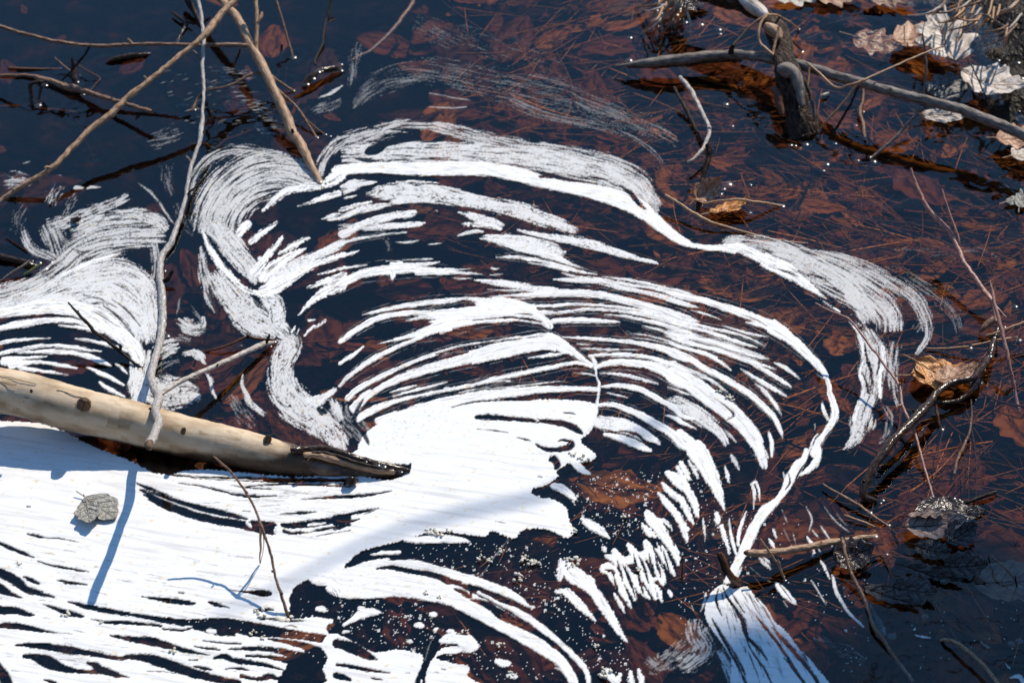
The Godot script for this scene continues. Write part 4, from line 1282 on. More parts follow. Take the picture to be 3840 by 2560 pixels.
func sunken_litter() -> void:
	# fallen leaves lying under the water; thick on the right, sparse and deep at the upper left
	var shapes := []
	for i in 9:
		shapes.append(leaf_mesh(1.0, rng.randf_range(0.5, 0.72), 5 + i % 3 * 2, [0.02, 0.07, 0.15][i % 3], rng.randf_range(-0.25, 0.25), rng.randf_range(-0.06, 0.12), 40 + i, 22, 6))
	var tones := [[M.sunk_a, "dull red-brown"], [M.sunk_b, "rusty orange"], [M.sunk_c, "blackish brown"], [M.sunk_d, "greyish tan"]]
	var made := 0
	var tries := 0
	while made < 220 and tries < 2000:
		tries += 1
		var px := rng.randf_range(-150, 3990)
		var py := rng.randf_range(-150, 2700)
		ox = 0
		oy = 0
		kk = 1.0
		var dark_corner: float = clampf(1.0 - (px / 1500.0 + py / 900.0) * 0.5, 0.0, 1.0)
		if rng.randf() < dark_corner * 1.15: continue
		var under_sheet: bool = px < 1500 and py > 1850
		if under_sheet and rng.randf() < 0.5: continue
		var h := rng.randf_range(-4.6, -1.6) if px < 2400 else rng.randf_range(-3.8, -0.9)
		var p := at(px, py, h * 0.01)
		var bright: float = clampf((px - 1500.0) / 2200.0, 0.0, 1.0)
		var roll := rng.randf()
		var t := 2
		if roll < 0.52: t = 0
		elif roll < 0.60 + 0.34 * bright: t = 1
		elif roll < 0.68 + 0.24 * bright: t = 3
		if py < 900 and px < 1500 and rng.randf() < 0.7: t = 2
		var where := "under the foam swirl"
		if px < 1300 and py < 1000: where = "under the crossing sticks"
		elif px < 1300: where = "near the bare log"
		elif py < 560 and px < 2350: where = "above the white foam arch"
		elif px > 3050 and py > 1850: where = "among the shaded black leaves"
		elif px > 3050 and py > 950: where = "around the curled orange leaf"
		elif px > 2300 and py < 950: where = "below the leaning grey branch"
		elif px > 2500: where = "beyond the foam crescent"
		var o := part("sunken_leaf", shapes[rng.randi() % 9], tones[t][0], self, p)
		var s := rng.randf_range(0.065, 0.115)
		o.basis = Basis(Vector3.UP, rng.randf() * TAU) * Basis(Vector3(1, 0, 0), rng.randf_range(-0.16, 0.16)) * Basis(Vector3(0, 0, 1), rng.randf_range(-0.14, 0.14))
		o.scale = Vector3(s, s * 0.5, s)
		tag(o, "%s sunken leaf lying under water %s" % [tones[t][1], where], "leaf", "sunken leaves " + where)
		made += 1
	# the deeper layer of litter that reads as one mass
	for q in [[0, 520, 0.060, 0.017, 0.008, "dark brown", -0.062, -0.045], [3, 480, 0.095, 0.026, 0.010, "reddish brown", -0.052, -0.034], [7, 260, 0.20, 0.062, 0.013, "rusty brown", -0.045, -0.026], [5, 900, 0.10, 0.030, 0.011, "finely broken brown", -0.05, -0.02], [2, 700, 0.022, 0.008, 0.005, "finely broken black", -0.045, -0.015]]:
		var mm := MultiMesh.new()
		mm.transform_format = MultiMesh.TRANSFORM_3D
		mm.mesh = shapes[q[0]]
		mm.instance_count = q[1]
		for i in q[1]:
			var x := rng.randf_range(-0.95, 0.95)
			var z := rng.randf_range(-0.95, 0.75)
			if x < -0.05 and z < -0.15 and rng.randf() < 0.93: x += 0.85
			if q[0] == 7 and x < 0.2 and rng.randf() < 0.6: x += 0.7
			var s := rng.randf_range(0.05, 0.11) if q[1] < 600 else rng.randf_range(0.015, 0.04)
			var b := Basis(Vector3.UP, rng.randf() * TAU) * Basis(Vector3(1, 0, 0), rng.randf_range(-0.35, 0.35)) * Basis(Vector3(0, 0, 1), rng.randf_range(-0.25, 0.25))
			mm.set_instance_transform(i, Transform3D(b.scaled_local(Vector3(s, s * 0.5, s * rng.randf_range(0.6, 1.2))), Vector3(x, rng.randf_range(q[6], q[7]), z)))
		var mass := MultiMeshInstance3D.new()
		mass.name = numbered("leaf_litter")
		mass.multimesh = mm
		mass.material_override = tinted(M.sunk, q[2], q[3], q[4])
		add_child(mass, true)
		tag(mass, q[5] + " mass of rotting leaves deep on the pond's bed", "leaf litter", "", "stuff")
	var needle := tube_mesh([Vector3.ZERO, Vector3(0.35, 0.004, 0.012), Vector3(0.7, 0.002, 0.01), Vector3(1, 0, 0)], [0.008, 0.012, 0.010, 0.004], 4, 0.0)
	var nm := MultiMesh.new()
	nm.transform_format = MultiMesh.TRANSFORM_3D
	nm.mesh = needle
	nm.instance_count = 4500
	for i in 4500:
		var u := rng.randf()
		var x := lerpf(0.95, -0.1, u * u)
		var z := rng.randf_range(-0.95, 0.45)
		var s := rng.randf_range(0.03, 0.11)
		var turn := 0.25 * sin(x * 9.0) + 0.5 * sin(z * 7.0 + x * 3.0) + rng.randfn() * 0.5
		nm.set_instance_transform(i, Transform3D(Basis(Vector3.UP, turn) * Basis(Vector3(0, 0, 1), rng.randf_range(-0.06, 0.06)) * Basis.from_scale(Vector3(s, s * 0.8, s * 0.8)), Vector3(x, rng.randf_range(-0.04, -0.006), z)))
	var needles := MultiMeshInstance3D.new()
	needles.name = "sunken_needles"
	needles.multimesh = nm
	needles.material_override = tinted(M.sunk, 0.42, 0.14, 0.03)
	add_child(needles, true)
	tag(needles, "litter of fine rusty pine needles drowned along the right side", "needles", "", "stuff")
	# straw, needles and grass blades under the surface
	var slim := []
	for i in 6:
		var pts := []
		var rr := []
		var bend := rng.randf_range(-0.08, 0.08)
		for q in 9:
			var u := q / 8.0
			pts.append(Vector3(u, 0.01 * sin(u * 5.0 + i), bend * sin(u * PI)))
			rr.append([0.010, 0.014, 0.022][i % 3] * (1.0 - 0.75 * pow(u, 3.0)))
		slim.append(tube_mesh(pts, rr, 5, 0.1, i, 0.4))
	var fans := [[3080, 790, 0.0, 36, 420], [2980, 560, 2.6, 22, 380], [2250, 260, 2.2, 16, 300], [3250, 1150, 0.3, 46, 520], [3400, 1900, 0.6, 24, 420], [2700, 1500, 0.4, 14, 420], [1700, 1000, 0.4, 8, 500], [3560, 1600, 1.2, 22, 300], [3300, 700, 2.9, 22, 420], [2250, 1050, 2.4, 8, 330]]
	for fan in fans:
		for i in fan[3]:
			ox = 0
			oy = 0
			kk = 1.0
			var px: float = fan[0] + rng.randfn() * fan[4] * 0.6
			var py: float = fan[1] + rng.randfn() * fan[4] * 0.45
			var p := at(px, py, rng.randf_range(-0.02, -0.003))
			var hue := rng.randi() % 4
			var o := part("sunken_straw", slim[rng.randi() % 6], [M.sunk_e, M.sunk_b, M.sunk_b, M.sunk_d][hue], self, p)
			var s := rng.randf_range(0.05, 0.17)
			o.basis = Basis(Vector3.UP, fan[2] + rng.randfn() * 0.45 + (PI if rng.randf() < 0.5 else 0.0)) * Basis(Vector3(0, 0, 1), rng.randf_range(-0.05, 0.05))
			o.scale = Vector3(s, s * 0.55, s * 0.55)
			var near: String = "beside the foam crescent" if px < 2750 else ("near the curled orange leaf" if py > 1000 else "below the leaning grey branch")
			if px < 2100: near = "under the foam swirl"
			if py > 1750: near = "among the shaded black leaves"
			tag(o, ("long" if s > 0.12 else ("short" if s < 0.085 else "slim")) + [" bright orange", " rust-coloured", " rust-coloured", " dull tan"][hue] + " straw blade lying just under water " + near, "straw", "sunken straw " + near)

func make_bank() -> void:
	# the muddy shore rising at the upper right
	sec(2, 0)
	var edge := spline([1300,-320,0, 1420,-160,0, 1560,-60,0, 1740,0,0, 1880,60,0, 2010,130,0, 2080,250,0, 2120,400,0, 2150,560,0, 2170,700,0, 2250,790,0, 2400,860,0, 2600,900,0, 2900,960,0], 3, 20.0)
	var nz := FastNoiseLite.new()
	nz.frequency = 14.0
	nz.fractal_octaves = 4
	var v := PackedVector3Array()
	var nn := PackedVector3Array()
	var idx := PackedInt32Array()
	var steps := 60
	for e in edge:
		var p := at(e[0], e[1])
		for s in steps + 1:
			var u := float(s) / steps
			var x := p.x + u * u * 2.2 - 0.02 + u * 0.1
			var z := p.z - u * u * 2.4 + 0.012 - u * 0.1
			var h := -0.03 + 0.045 * sqrt(u * 3.0) * 1.2 + 0.55 * u * u + 0.022 * nz.get_noise_2d(x, z)
			v.append(Vector3(x, h, z))
	nn.resize(v.size())
	var row := steps + 1
	for j in edge.size() - 1:
		for s in steps:
			var a := j * row + s
			idx.append_array([a, a + 1, a + row, a + row, a + 1, a + row + 1])
			var m := (v[a + 1] - v[a]).cross(v[a + row] - v[a])
			if m.y < 0: m = -m
			for q in [a, a + 1, a + row, a + row + 1]: nn[q] += m
	for i in nn.size(): nn[i] = nn[i].normalized() if nn[i].length() > 0 else Vector3.UP
	var o := part("muddy_ground", arrays(v, nn, PackedVector2Array(), idx), M.mud, self)
	o.set_meta("kind", "structure")
	o.set_meta("label", "wet black mud of the bank at the water's edge")

# ---------- sticks, branches, the log ----------
func sticks_left() -> void:
	sec(0, 0)
	var o := stick("bare_branch", "long tan bare branch crossing diagonally from lower left to the top edge", "branch", [-130,1470,17,-1.0, 0,1372,17,-0.2, 100,1302,18,0.8, 340,1155,18,2.6, 480,1020,19,3.5, 620,880,20,4.4, 750,782,24,5.1, 850,682,19,5.8, 900,642,24,6.2, 1000,565,18,6.8, 1100,482,18,7.4, 1260,350,18,8.3, 1370,265,19,9.0, 1430,200,26,9.4, 1530,70,22,10.0, 1680,-60,22,10.8, 1900,-230,24,12.0], M.tan)
	arm(o, "bud", [350,1152,9,2.7, 320,1142,9,3.1, 302,1145,5,3.3], M.tan)
	arm(o, "bud", [1010,552,10,6.9, 993,528,8,7.3, 980,518,5,7.5], M.tan)
	arm(o, "bud", [95,1305,10,0.9, 85,1288,5,1.3], M.tan)
	arm(o, "bud", [765,790,12,5.0, 775,800,6,4.8], M.brown)
	o = stick("slender_branch", "slender brown branch running level across the upper left to the thick stick", "branch", [-120,110,11,6.9, 0,178,12,6.8, 100,213,12,6.7, 250,252,12,6.5, 400,285,12,6.2, 600,310,12,5.8, 720,312,14,5.7, 900,305,12,6.0, 1050,300,12,6.2, 1200,303,12,6.4, 1400,307,13,6.4, 1600,304,14,6.0, 1700,312,16,5.8], M.brown)
	arm(o, "bud", [905,300,8,6.2, 885,280,10,6.6, 872,268,8,6.9], M.tan)
	arm(o, "side_twig", [610,318,10,5.7, 580,370,9,4.8, 530,430,8,3.4, 470,500,7,1.8, 415,550,6,0.2], M.dark)
	o = stick("thick_stick", "thick tan stick rising from the left end of the foam arch", "stick", [2205,1275,14,-0.6, 2190,1250,20,0.1, 2120,1120,28,0.7, 2050,980,33,1.3, 1990,890,34,1.8, 1950,780,34,2.6, 1850,570,33,4.1, 1760,390,33,5.3, 1700,285,30,5.8, 1640,150,29,5.7, 1550,40,27,5.5, 1470,-50,26,5.4, 1360,-200,26,5.4], M.tan, 10)
	arm(o, "side_stem", [1750,380,16,5.3, 1748,300,15,6.2, 1756,150,14,8.0, 1748,0,14,9.6, 1740,-120,14,11.0], M.tan, 8)
	arm(o, "bud", [2000,905,12,2.2, 1995,882,9,2.7], M.dark)
	arm(o, "bark_scrap", [1765,150,6,8.2, 1785,110,14,8.7, 1788,80,5,9.0], M.straw)
	beads(o, [2180,1240, 0.5, 4.0, 2150,1180, 0.7, 3.5, 2195,1262, 0.2, 4.5])
	o = stick("pale_branch", "pale grey wavy branch standing down the left third and ending over the log", "branch", [1320,-120,13,10.0, 1345,-30,13,9.2, 1380,140,13,7.8, 1390,300,13,6.8, 1383,420,12,6.0, 1390,600,11,5.0, 1384,760,11,4.2, 1375,890,18,3.6, 1352,1000,13,3.0, 1310,1120,13,2.4, 1280,1260,13,1.8, 1262,1370,14,1.3, 1215,1530,17,0.8, 1160,1670,22,0.5, 1100,1760,24,0.35, 1090,1880,25,0.3, 1105,2000,26,0.3, 1110,2150,27,0.3, 1100,2270,27,0.4, 1085,2350,25,0.7, 1060,2450,26,1.3, 1030,2570,27,2.6, 1058,2670,27,3.6, 1082,2722,32,4.3, 1062,2810,29,6.0, 1082,2890,30,7.6, 1052,2970,29,10.0, 1018,3038,32,13.0], M.pale, 12)
	arm(o, "bud", [1370,400,10,6.1, 1350,370,9,6.5, 1315,345,6,6.9], M.grey)
	arm(o, "bud", [1390,160,8,7.7, 1410,135,10,8.1, 1438,118,7,8.4], M.dark)
	arm(o, "bud", [1385,895,12,3.6, 1390,905,6,3.7], M.dark)
	arm(o, "bud", [1305,1110,9,2.5, 1280,1078,11,2.9, 1268,1068,6,3.0], M.grey)
	arm(o, "spur", [1280,1330,8,1.6, 1310,1300,9,2.0, 1345,1275,6,2.3], M.dark)
	sec(0, 1)
	arm(o, "side_twig", [1085,1150,22,4.3, 1110,1135,18,4.3, 1250,1050,17,3.7, 1450,960,17,2.8, 1650,870,18,1.7, 1790,805,19,0.9, 1870,790,10,0.2], M.leaf_pale, 9)
	arm(o, "bud", [1300,1040,12,3.5, 1335,1042,12,3.9, 1355,1035,14,4.2], M.grey)
	arm(o, "bud", [1480,950,8,2.8, 1488,938,6,3.1], M.grey)
	arm(o, "spur", [1110,370,12,0.5, 1140,360,16,0.8, 1160,330,13,1.2, 1180,302,9,1.6], M.dark)
	arm(o, "spur", [1815,800,9,0.8, 1835,765,12,1.3, 1842,735,6,1.7], M.dark)
	arm(o, "broken_end", [1020,1480,33,13.1, 1014,1500,30,13.6, 1010,1512,20,13.9], M.knot)
	beads(o, [1132,745,0.15,4.5, 1118,300,0.6,3.5, 1112,480,0.8,4, 1108,640,0.9,4])
	o = stick("wet_twig", "thin wet brown twig meeting the tip of the pale side twig", "twig", [1372,866,7,-0.3, 1430,845,7,0.2, 1500,828,8,0.5, 1620,782,9,0.9, 1690,752,10,1.1, 1760,766,9,0.8, 1850,770,7,0.3, 1880,775,4,-0.2], M.rust, 7)
	arm(o, "bud", [1685,760,10,1.0, 1695,745,12,1.4], M.dark)
	beads(o, [1870,785,0.1,4.5, 1840,815,0.1,4, 1638,815,0.1,3])
	o = stick("dark_twig", "short dark knotty twig leaning over the foam curl above the log", "twig", [465,518,6,5.2, 530,592,10,4.4, 620,690,12,3.2, 640,715,13,2.9, 700,760,11,2.4, 800,835,12,1.3, 860,885,11,0.8, 920,935,10,0.4, 1010,992,8,-0.2], M.dark)
	arm(o, "bud", [820,845,10,1.2, 822,815,11,1.7, 818,803,6,1.9], M.dark)
	arm(o, "bud", [520,590,8,4.5, 535,572,5,4.8], M.brown)

	sec(0, 0)
	o = stick("driftwood_stick", "half-sunk brown stick pointing right below the tan branch at the left edge", "stick", [-120,512,8,0.1, 0,513,9,0.15, 200,515,12,0.3, 260,532,20,0.4, 400,577,25,0.4, 500,603,26,0.7, 560,617,19,0.9, 750,677,16,1.5, 900,722,15,2.0, 1040,766,15,2.4], M.brown, 9)
	arm(o, "wet_bark", [225,528,16,0.2, 330,570,27,0.1, 450,612,28,0.0, 545,640,18,0.2], M.dark, 9)
	arm(o, "bud", [760,676,8,1.7, 770,660,6,2.0], M.brown)
	beads(o, [560,640,0.2,4.5])
	o = stick("crooked_stub", "black crooked stub like a small arch standing in water at the left edge", "twig", [215,720,16,-0.3, 210,640,14,0.8, 205,575,14,2.0, 240,560,12,2.3, 290,560,13,2.2, 275,610,10,1.2, 258,700,8,-0.1], M.wet, 7)
	beads(o, [255,715,0.15,4.5, 300,580,2.4,4.0])
	o = stick("black_sliver", "black upright bark sliver beside the driftwood stick's dark half", "bark", [490,392,4,2.6, 496,430,14,1.8, 500,480,22,1.0, 505,540,22,0.3, 520,570,12,-0.3], M.wet, 6)
	arm(o, "side_twig", [370,388,4,1.6, 410,430,6,1.0, 480,485,6,0.5], M.brown)
	arm(o, "side_twig", [520,660,6,-0.3, 522,720,8,-0.6], M.dark)
	beads(o, [540,512,0.3,3.8, 520,557,0.2,4.0])
	stick("fine_twig", "hair-thin reddish twig lying beside the black sliver", "twig", [535,445,4,1.2, 610,490,4,0.8, 680,532,5,0.2, 655,570,4,0.1, 610,620,3,-0.2], M.rust, 5)
	stick("floating_sliver", "dark floating bark sliver under the slender level branch", "bark", [725,425,8,0.1, 760,408,14,0.3, 850,385,20,0.4, 950,375,16,0.4, 1022,362,6,0.1], M.wet, 7)
	stick("floating_shoot", "thin dark reddish stem floating at the far left above the driftwood", "stem", [58,466,12,0.1, 110,468,10,0.2, 250,470,8,0.1, 420,468,5,-0.1], M.rust, 6)
	o = stick("forked_twig", "small black forked twig floating above the level branch", "twig", [1175,80,8,0.6, 1215,112,12,0.6, 1265,148,16,0.5, 1262,180,12,0.3, 1240,220,10,0.2, 1210,290,7,-0.1], M.wet, 6)
	arm(o, "side_twig", [1250,150,10,0.5, 1285,145,10,0.7, 1305,150,6,0.8], M.wet)
	o = stick("branch_end_reflection", "black reflection shaped as a branch end beside the pale branch at the top edge", "branch", [1250,-90,20,2.4, 1290,10,24,1.6, 1330,80,20,0.8, 1365,160,16,0.2, 1385,210,12,-0.4], M.dark, 8)  # black shape standing for a reflection in the water
	o = stick("brown_shoot", "thin brown stem dipping into water right of the thick stick's fork", "stem", [1870,-110,9,7.0, 1890,0,9,5.6, 1920,110,9,4.0, 1955,230,9,2.2, 1985,330,8,0.8, 2003,400,7,-0.2], M.brown, 7)
	beads(o, [2003,390,0.1,4.5])
	o = stick("curled_bark", "shiny wet curl of bark floating at the upper left of the arch", "bark", [2070,600,10,0.0, 2095,560,26,0.5, 2135,512,24,1.0, 2190,482,20,1.1, 2260,468,22,0.8, 2310,470,18,0.5, 2345,490,10,0.0], M.wet, 9)
	beads(o, [2090,572,0.5,6, 2133,533,1.0,6.5, 2170,488,1.5,5, 2195,482,1.5,5, 2325,480,0.7,5, 2328,437,0.3,4])
	stick("rust_stick", "rusty half-sunk stick lying under the shiny curl of bark", "stick", [2000,692,14,-0.3, 2060,650,20,-0.1, 2140,610,15,0.0, 2220,545,12,0.1], M.drowned_rust, 7)
	o = stick("looping_shoot", "thin brown looping stem passing behind the thick stick to the arch", "stem", [1290,760,9,-0.1, 1320,740,9,0.1, 1345,680,8,0.6, 1375,640,8,1.2, 1440,612,8,2.2, 1520,598,8,3.0, 1620,560,8,3.6, 1735,496,8,4.2, 1795,520,8,3.9, 1880,590,8,3.2, 1940,650,8,2.5, 2020,722,8,1.7, 2090,820,8,0.9, 2165,942,7,-0.1], M.brown, 7)
	arm(o, "side_twig", [2060,785,7,1.2, 2130,850,7,0.7, 2225,925,6,-0.1], M.rust)
	arm(o, "side_twig", [1840,505,8,1.8, 1900,550,8,1.2, 2010,625,8,0.1], M.brown)
	beads(o, [2163,938,0.1,4.5, 2222,918,0.1,4, 2005,618,0.2,4.5, 1323,747,0.2,4, 2254,930,0.1,3])
	stick("thin_shoot", "very thin dark stem under water left of the thick stick", "stem", [1365,520,6,-0.1, 1440,570,7,-0.2, 1540,640,7,-0.3, 1560,730,6,-0.5], M.dark, 6)
	stick("hooked_twig", "thin black hooked twig at the top edge right of the brown stem", "twig", [2280,-70,8,2.6, 2262,0,8,1.6, 2245,90,9,0.6, 2222,165,7,0.0, 2212,215,9,0.3, 2205,300,8,0.4, 2165,380,8,0.2, 2150,435,8,0.0, 2192,455,6,-0.2], M.dark, 6)
	stick("sunken_or_mirrored_stick", "long black rod drawing the level branch reflection under the crossing branches", "stick", [-60,735,14,-0.4, 120,730,13,-0.5, 300,745,11,-0.8, 520,770,14,-1.0], M.drowned_rust, 7)  # dark rod that draws the level branch's reflection
	stick("sunken_or_mirrored_twig", "thin sunken black twig hanging below the tan branch", "twig", [455,790,12,-0.1, 520,830,9,-0.5, 600,885,5,0.1], M.drowned, 6)
	stick("sunken_shoot", "sunken black stem trailing below the tan branch's bend", "stem", [520,830,8,-0.5, 560,910,8,-0.6, 600,1010,9,-0.6, 640,1105,12,-0.9], M.drowned, 6)
	stick("sunken_or_mirrored_twig", "black sunken twig right of the pale branch above the foam fan", "twig", [1390,868,8,-0.3, 1450,905,8,-0.4, 1530,932,8,-0.5, 1640,945,7,-0.5, 1720,965,5,-0.6], M.drowned, 6)
	stick("sunken_or_mirrored_twig", "knotty black sunken twig crossing above the foam fan's top edge", "twig", [1300,985,8,-0.3, 1400,985,9,-0.4, 1470,1010,8,-0.5, 1540,960,8,-0.4, 1660,915,7,-0.4, 1740,880,5,-0.4], M.drowned_rust, 6)
	stick("sunken_or_mirrored_twig", "black reflection built as a twig between the thick stick and the brown shoot", "twig", [1925,310,10,-0.1, 1915,420,10,-0.3, 1890,540,9,-0.4, 1850,640,9,-0.5, 1830,760,7,-0.6], M.drowned, 6)  # a reflection on the water, built as a dark stem
	stick("sunken_or_mirrored_twig", "straight black reflection built as a twig beneath the brown shoot's tip", "twig", [1965,400,8,-0.1, 1955,500,8,-0.3, 1945,580,6,-0.4], M.drowned, 6)  # stands in for the brown shoot's black reflection
	stick("sunken_or_mirrored_twig", "thin black sunken twig slanting left of the thick stick's middle", "twig", [1640,335,6,0.2, 1610,420,6,0.0, 1570,530,5,-0.2], M.drowned, 6)
	stick("sunken_or_mirrored_twig", "dark sunken twig below the loop of the looping stem", "twig", [1330,755,6,-0.1, 1360,815,7,-0.2, 1400,850,5,-0.3], M.drowned, 6)
	stick("sunken_or_mirrored_twig", "rusty reflection built as a twig running to the arch from under the curl of bark", "twig", [2080,640,14,-0.3, 2030,720,14,-0.5, 1990,790,12,-0.6], M.drowned_rust, 6)  # reflection laid in as a rusty rod
	stick("sunken_or_mirrored_twig", "short dark twig above the foam arch's left end", "twig", [1960,1020,8,-0.2, 2060,1000,8,-0.2, 2140,955,6,-0.1], M.drowned, 6)
	sec(1, 0)
	stick("orange_stick", "orange-brown stick slanting under water at the top left of the grey threads", "stick", [492,10,17,-0.2, 440,90,16,-0.25, 380,165,15,-0.3, 300,255,13,-0.35, 200,345,12,-0.35, 120,385,9,-0.2, 70,412,5,0.0], M.rust, 8)
	sec(0, 1)
	o = stick("wet_stub", "dark wet stub jutting in from the left edge above the foam curl", "stub", [-160,180,20,0.6, -40,198,22,0.5, 60,218,22,0.4, 150,240,20,0.3, 200,262,24,0.1, 250,270,12,-0.2], M.wet, 8)
	arm(o, "side_twig", [0,370,6,0.1, 60,325,8,0.5, 140,275,9,0.9, 205,230,8,1.2], M.grey)
	arm(o, "green_needle", [160,325,4,0.4, 215,290,6,0.9, 288,248,3,1.4], M.needle_green, 5)
	beads(o, [300,285,0.1,4.5, 258,244,0.4,4, 215,232,1.3,3.5, 340,240,0.1,3.5])
	o = stick("mud_lump", "small black bark lump poking through grey foam above the curl", "bark", [485,-58,6,0.0, 505,-52,16,0.5, 530,-50,20,0.9, 545,-62,10,0.8], M.wet, 7)
	beads(o, [545,-40,0.3,4, 520,-70,0.6,3.5])
	stick("sunken_orange_twig", "short orange twig floating among grey foam at the far left", "twig", [40,75,3,0.15, 110,120,5,0.2, 180,170,4,0.15], M.drowned_rust, 5)

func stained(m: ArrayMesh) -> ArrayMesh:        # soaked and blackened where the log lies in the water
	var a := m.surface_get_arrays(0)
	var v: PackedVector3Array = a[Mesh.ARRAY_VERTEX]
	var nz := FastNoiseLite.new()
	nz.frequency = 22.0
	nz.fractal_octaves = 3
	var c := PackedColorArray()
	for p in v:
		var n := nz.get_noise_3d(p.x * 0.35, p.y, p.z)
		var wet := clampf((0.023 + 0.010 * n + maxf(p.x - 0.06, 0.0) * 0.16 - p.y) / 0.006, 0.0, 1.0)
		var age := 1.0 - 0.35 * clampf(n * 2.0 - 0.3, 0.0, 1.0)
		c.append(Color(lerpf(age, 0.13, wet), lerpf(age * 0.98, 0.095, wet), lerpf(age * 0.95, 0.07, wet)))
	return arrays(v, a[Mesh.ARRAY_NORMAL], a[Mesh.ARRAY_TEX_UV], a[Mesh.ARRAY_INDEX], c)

func make_log() -> void:
	sec(0, 1)
	var axis := [-400,1030,140,8.2, -200,1072,144,6.9, 0,1118,149,5.6, 200,1158,150,4.8, 500,1246,150,4.0, 800,1314,148,3.1, 1000,1368,146,2.4, 1250,1428,144,1.8, 1500,1488,140,1.2, 1750,1548,134,0.8, 1950,1594,122,0.5, 2150,1638,98,0.25]
	var base := at(1500, 1488, 0.0)
	var o := thing("fallen_log", "bare cream log with a split dark tip reaching in from the left edge", "log", base)
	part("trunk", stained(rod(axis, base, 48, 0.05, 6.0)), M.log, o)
	for q in 16:                                    # drying cracks along the grain
		var x0 := rng.randf_range(-100, 1500)
		var d := rng.randf_range(-0.72, 0.9)
		var c := []
		for i in 5:
			var x := x0 + i * rng.randf_range(35, 70)
			var j := 0
			while j < axis.size() / 4 - 2 and axis[j * 4 + 4] < x: j += 1
			var t: float = (x - axis[j * 4]) / (axis[j * 4 + 4] - axis[j * 4])
			var ay := lerpf(axis[j * 4 + 1], axis[j * 4 + 5], t)
			var hw := lerpf(axis[j * 4 + 2], axis[j * 4 + 6], t)
			var h := lerpf(axis[j * 4 + 3], axis[j * 4 + 7], t)
			var r: float = real(hw, at(x, ay)) * 100.0
			var dd := d + 0.03 * sin(i * 1.7 + q)
			c.append_array([x, ay - dd * hw * 1.0, [0.6, 1.6, 2.2, 1.7, 0.6][i], h + r * sin(PITCH + asin(dd)) - 0.02])
		arm(o, "drying_crack", c, M.knot, 5)
	arm(o, "split_tip", [2120,1630,100,0.28, 2200,1650,88,0.2, 2334,1668,66,0.1, 2480,1676,52,0.1, 2620,1682,42,0.0, 2720,1682,34,0.0, 2790,1684,20,-0.1, 2815,1686,8,-0.2], M.wet_end, 24)
	arm(o, "bark_ridge", [1990,1524,26,3.0, 2100,1520,24,2.7, 2220,1520,26,2.5, 2320,1545,28,2.3, 2450,1590,26,1.8, 2600,1628,26,1.3, 2720,1655,24,0.8, 2800,1672,14,0.3], M.wet, 12)
	arm(o, "bark_ridge", [2080,1562,18,2.9, 2150,1560,22,2.6, 2260,1585,26,2.2, 2400,1622,28,1.5, 2560,1655,30,1.0, 2700,1674,24,0.6], M.tan, 12)
	arm(o, "split_crack", [2130,1546,13,2.9, 2200,1545,15,2.75, 2300,1568,16,2.4, 2420,1606,15,1.95, 2560,1640,13,1.45, 2660,1658,7,1.1], M.dark, 8)
	arm(o, "wood_knot", [566,1230,50,5.2, 572,1208,48,6.4, 576,1196,36,7.0, 577,1190,20,7.2], M.knot, 14)
	arm(o, "wood_knot", [1250,1410,17,3.9, 1255,1385,17,4.5, 1262,1378,8,4.7], M.knot, 10)
	arm(o, "wood_knot", [1820,1480,30,2.6, 1832,1450,26,3.3, 1836,1425,14,3.7], M.knot, 10)
	arm(o, "bark_fibre", [1835,1440,5,3.5, 1815,1470,5,3.2, 1790,1505,4,2.7], M.knot, 5)
	arm(o, "bark_fibre", [1835,1440,5,3.5, 1860,1422,5,3.7, 1885,1415,3,3.8], M.knot, 5)
	arm(o, "wood_knot", [212,1130,9,7.7, 214,1120,11,8.0, 216,1114,5,8.1], M.knot, 8)
	arm(o, "wood_knot", [2400,1720,46,1.0, 2400,1744,44,0.7, 2398,1762,30,0.4], M.wet, 12)
	arm(o, "side_stub", [1020,1270,18,4.4, 1026,1250,16,4.8, 1030,1238,8,5.0], M.knot, 8)
	beads(o, [2680,1662,1.4,4, 2620,1640,1.7,4, 2740,1676,1.0,4, 2580,1630,1.9,3.5, 2500,1606,2.2,3.5])

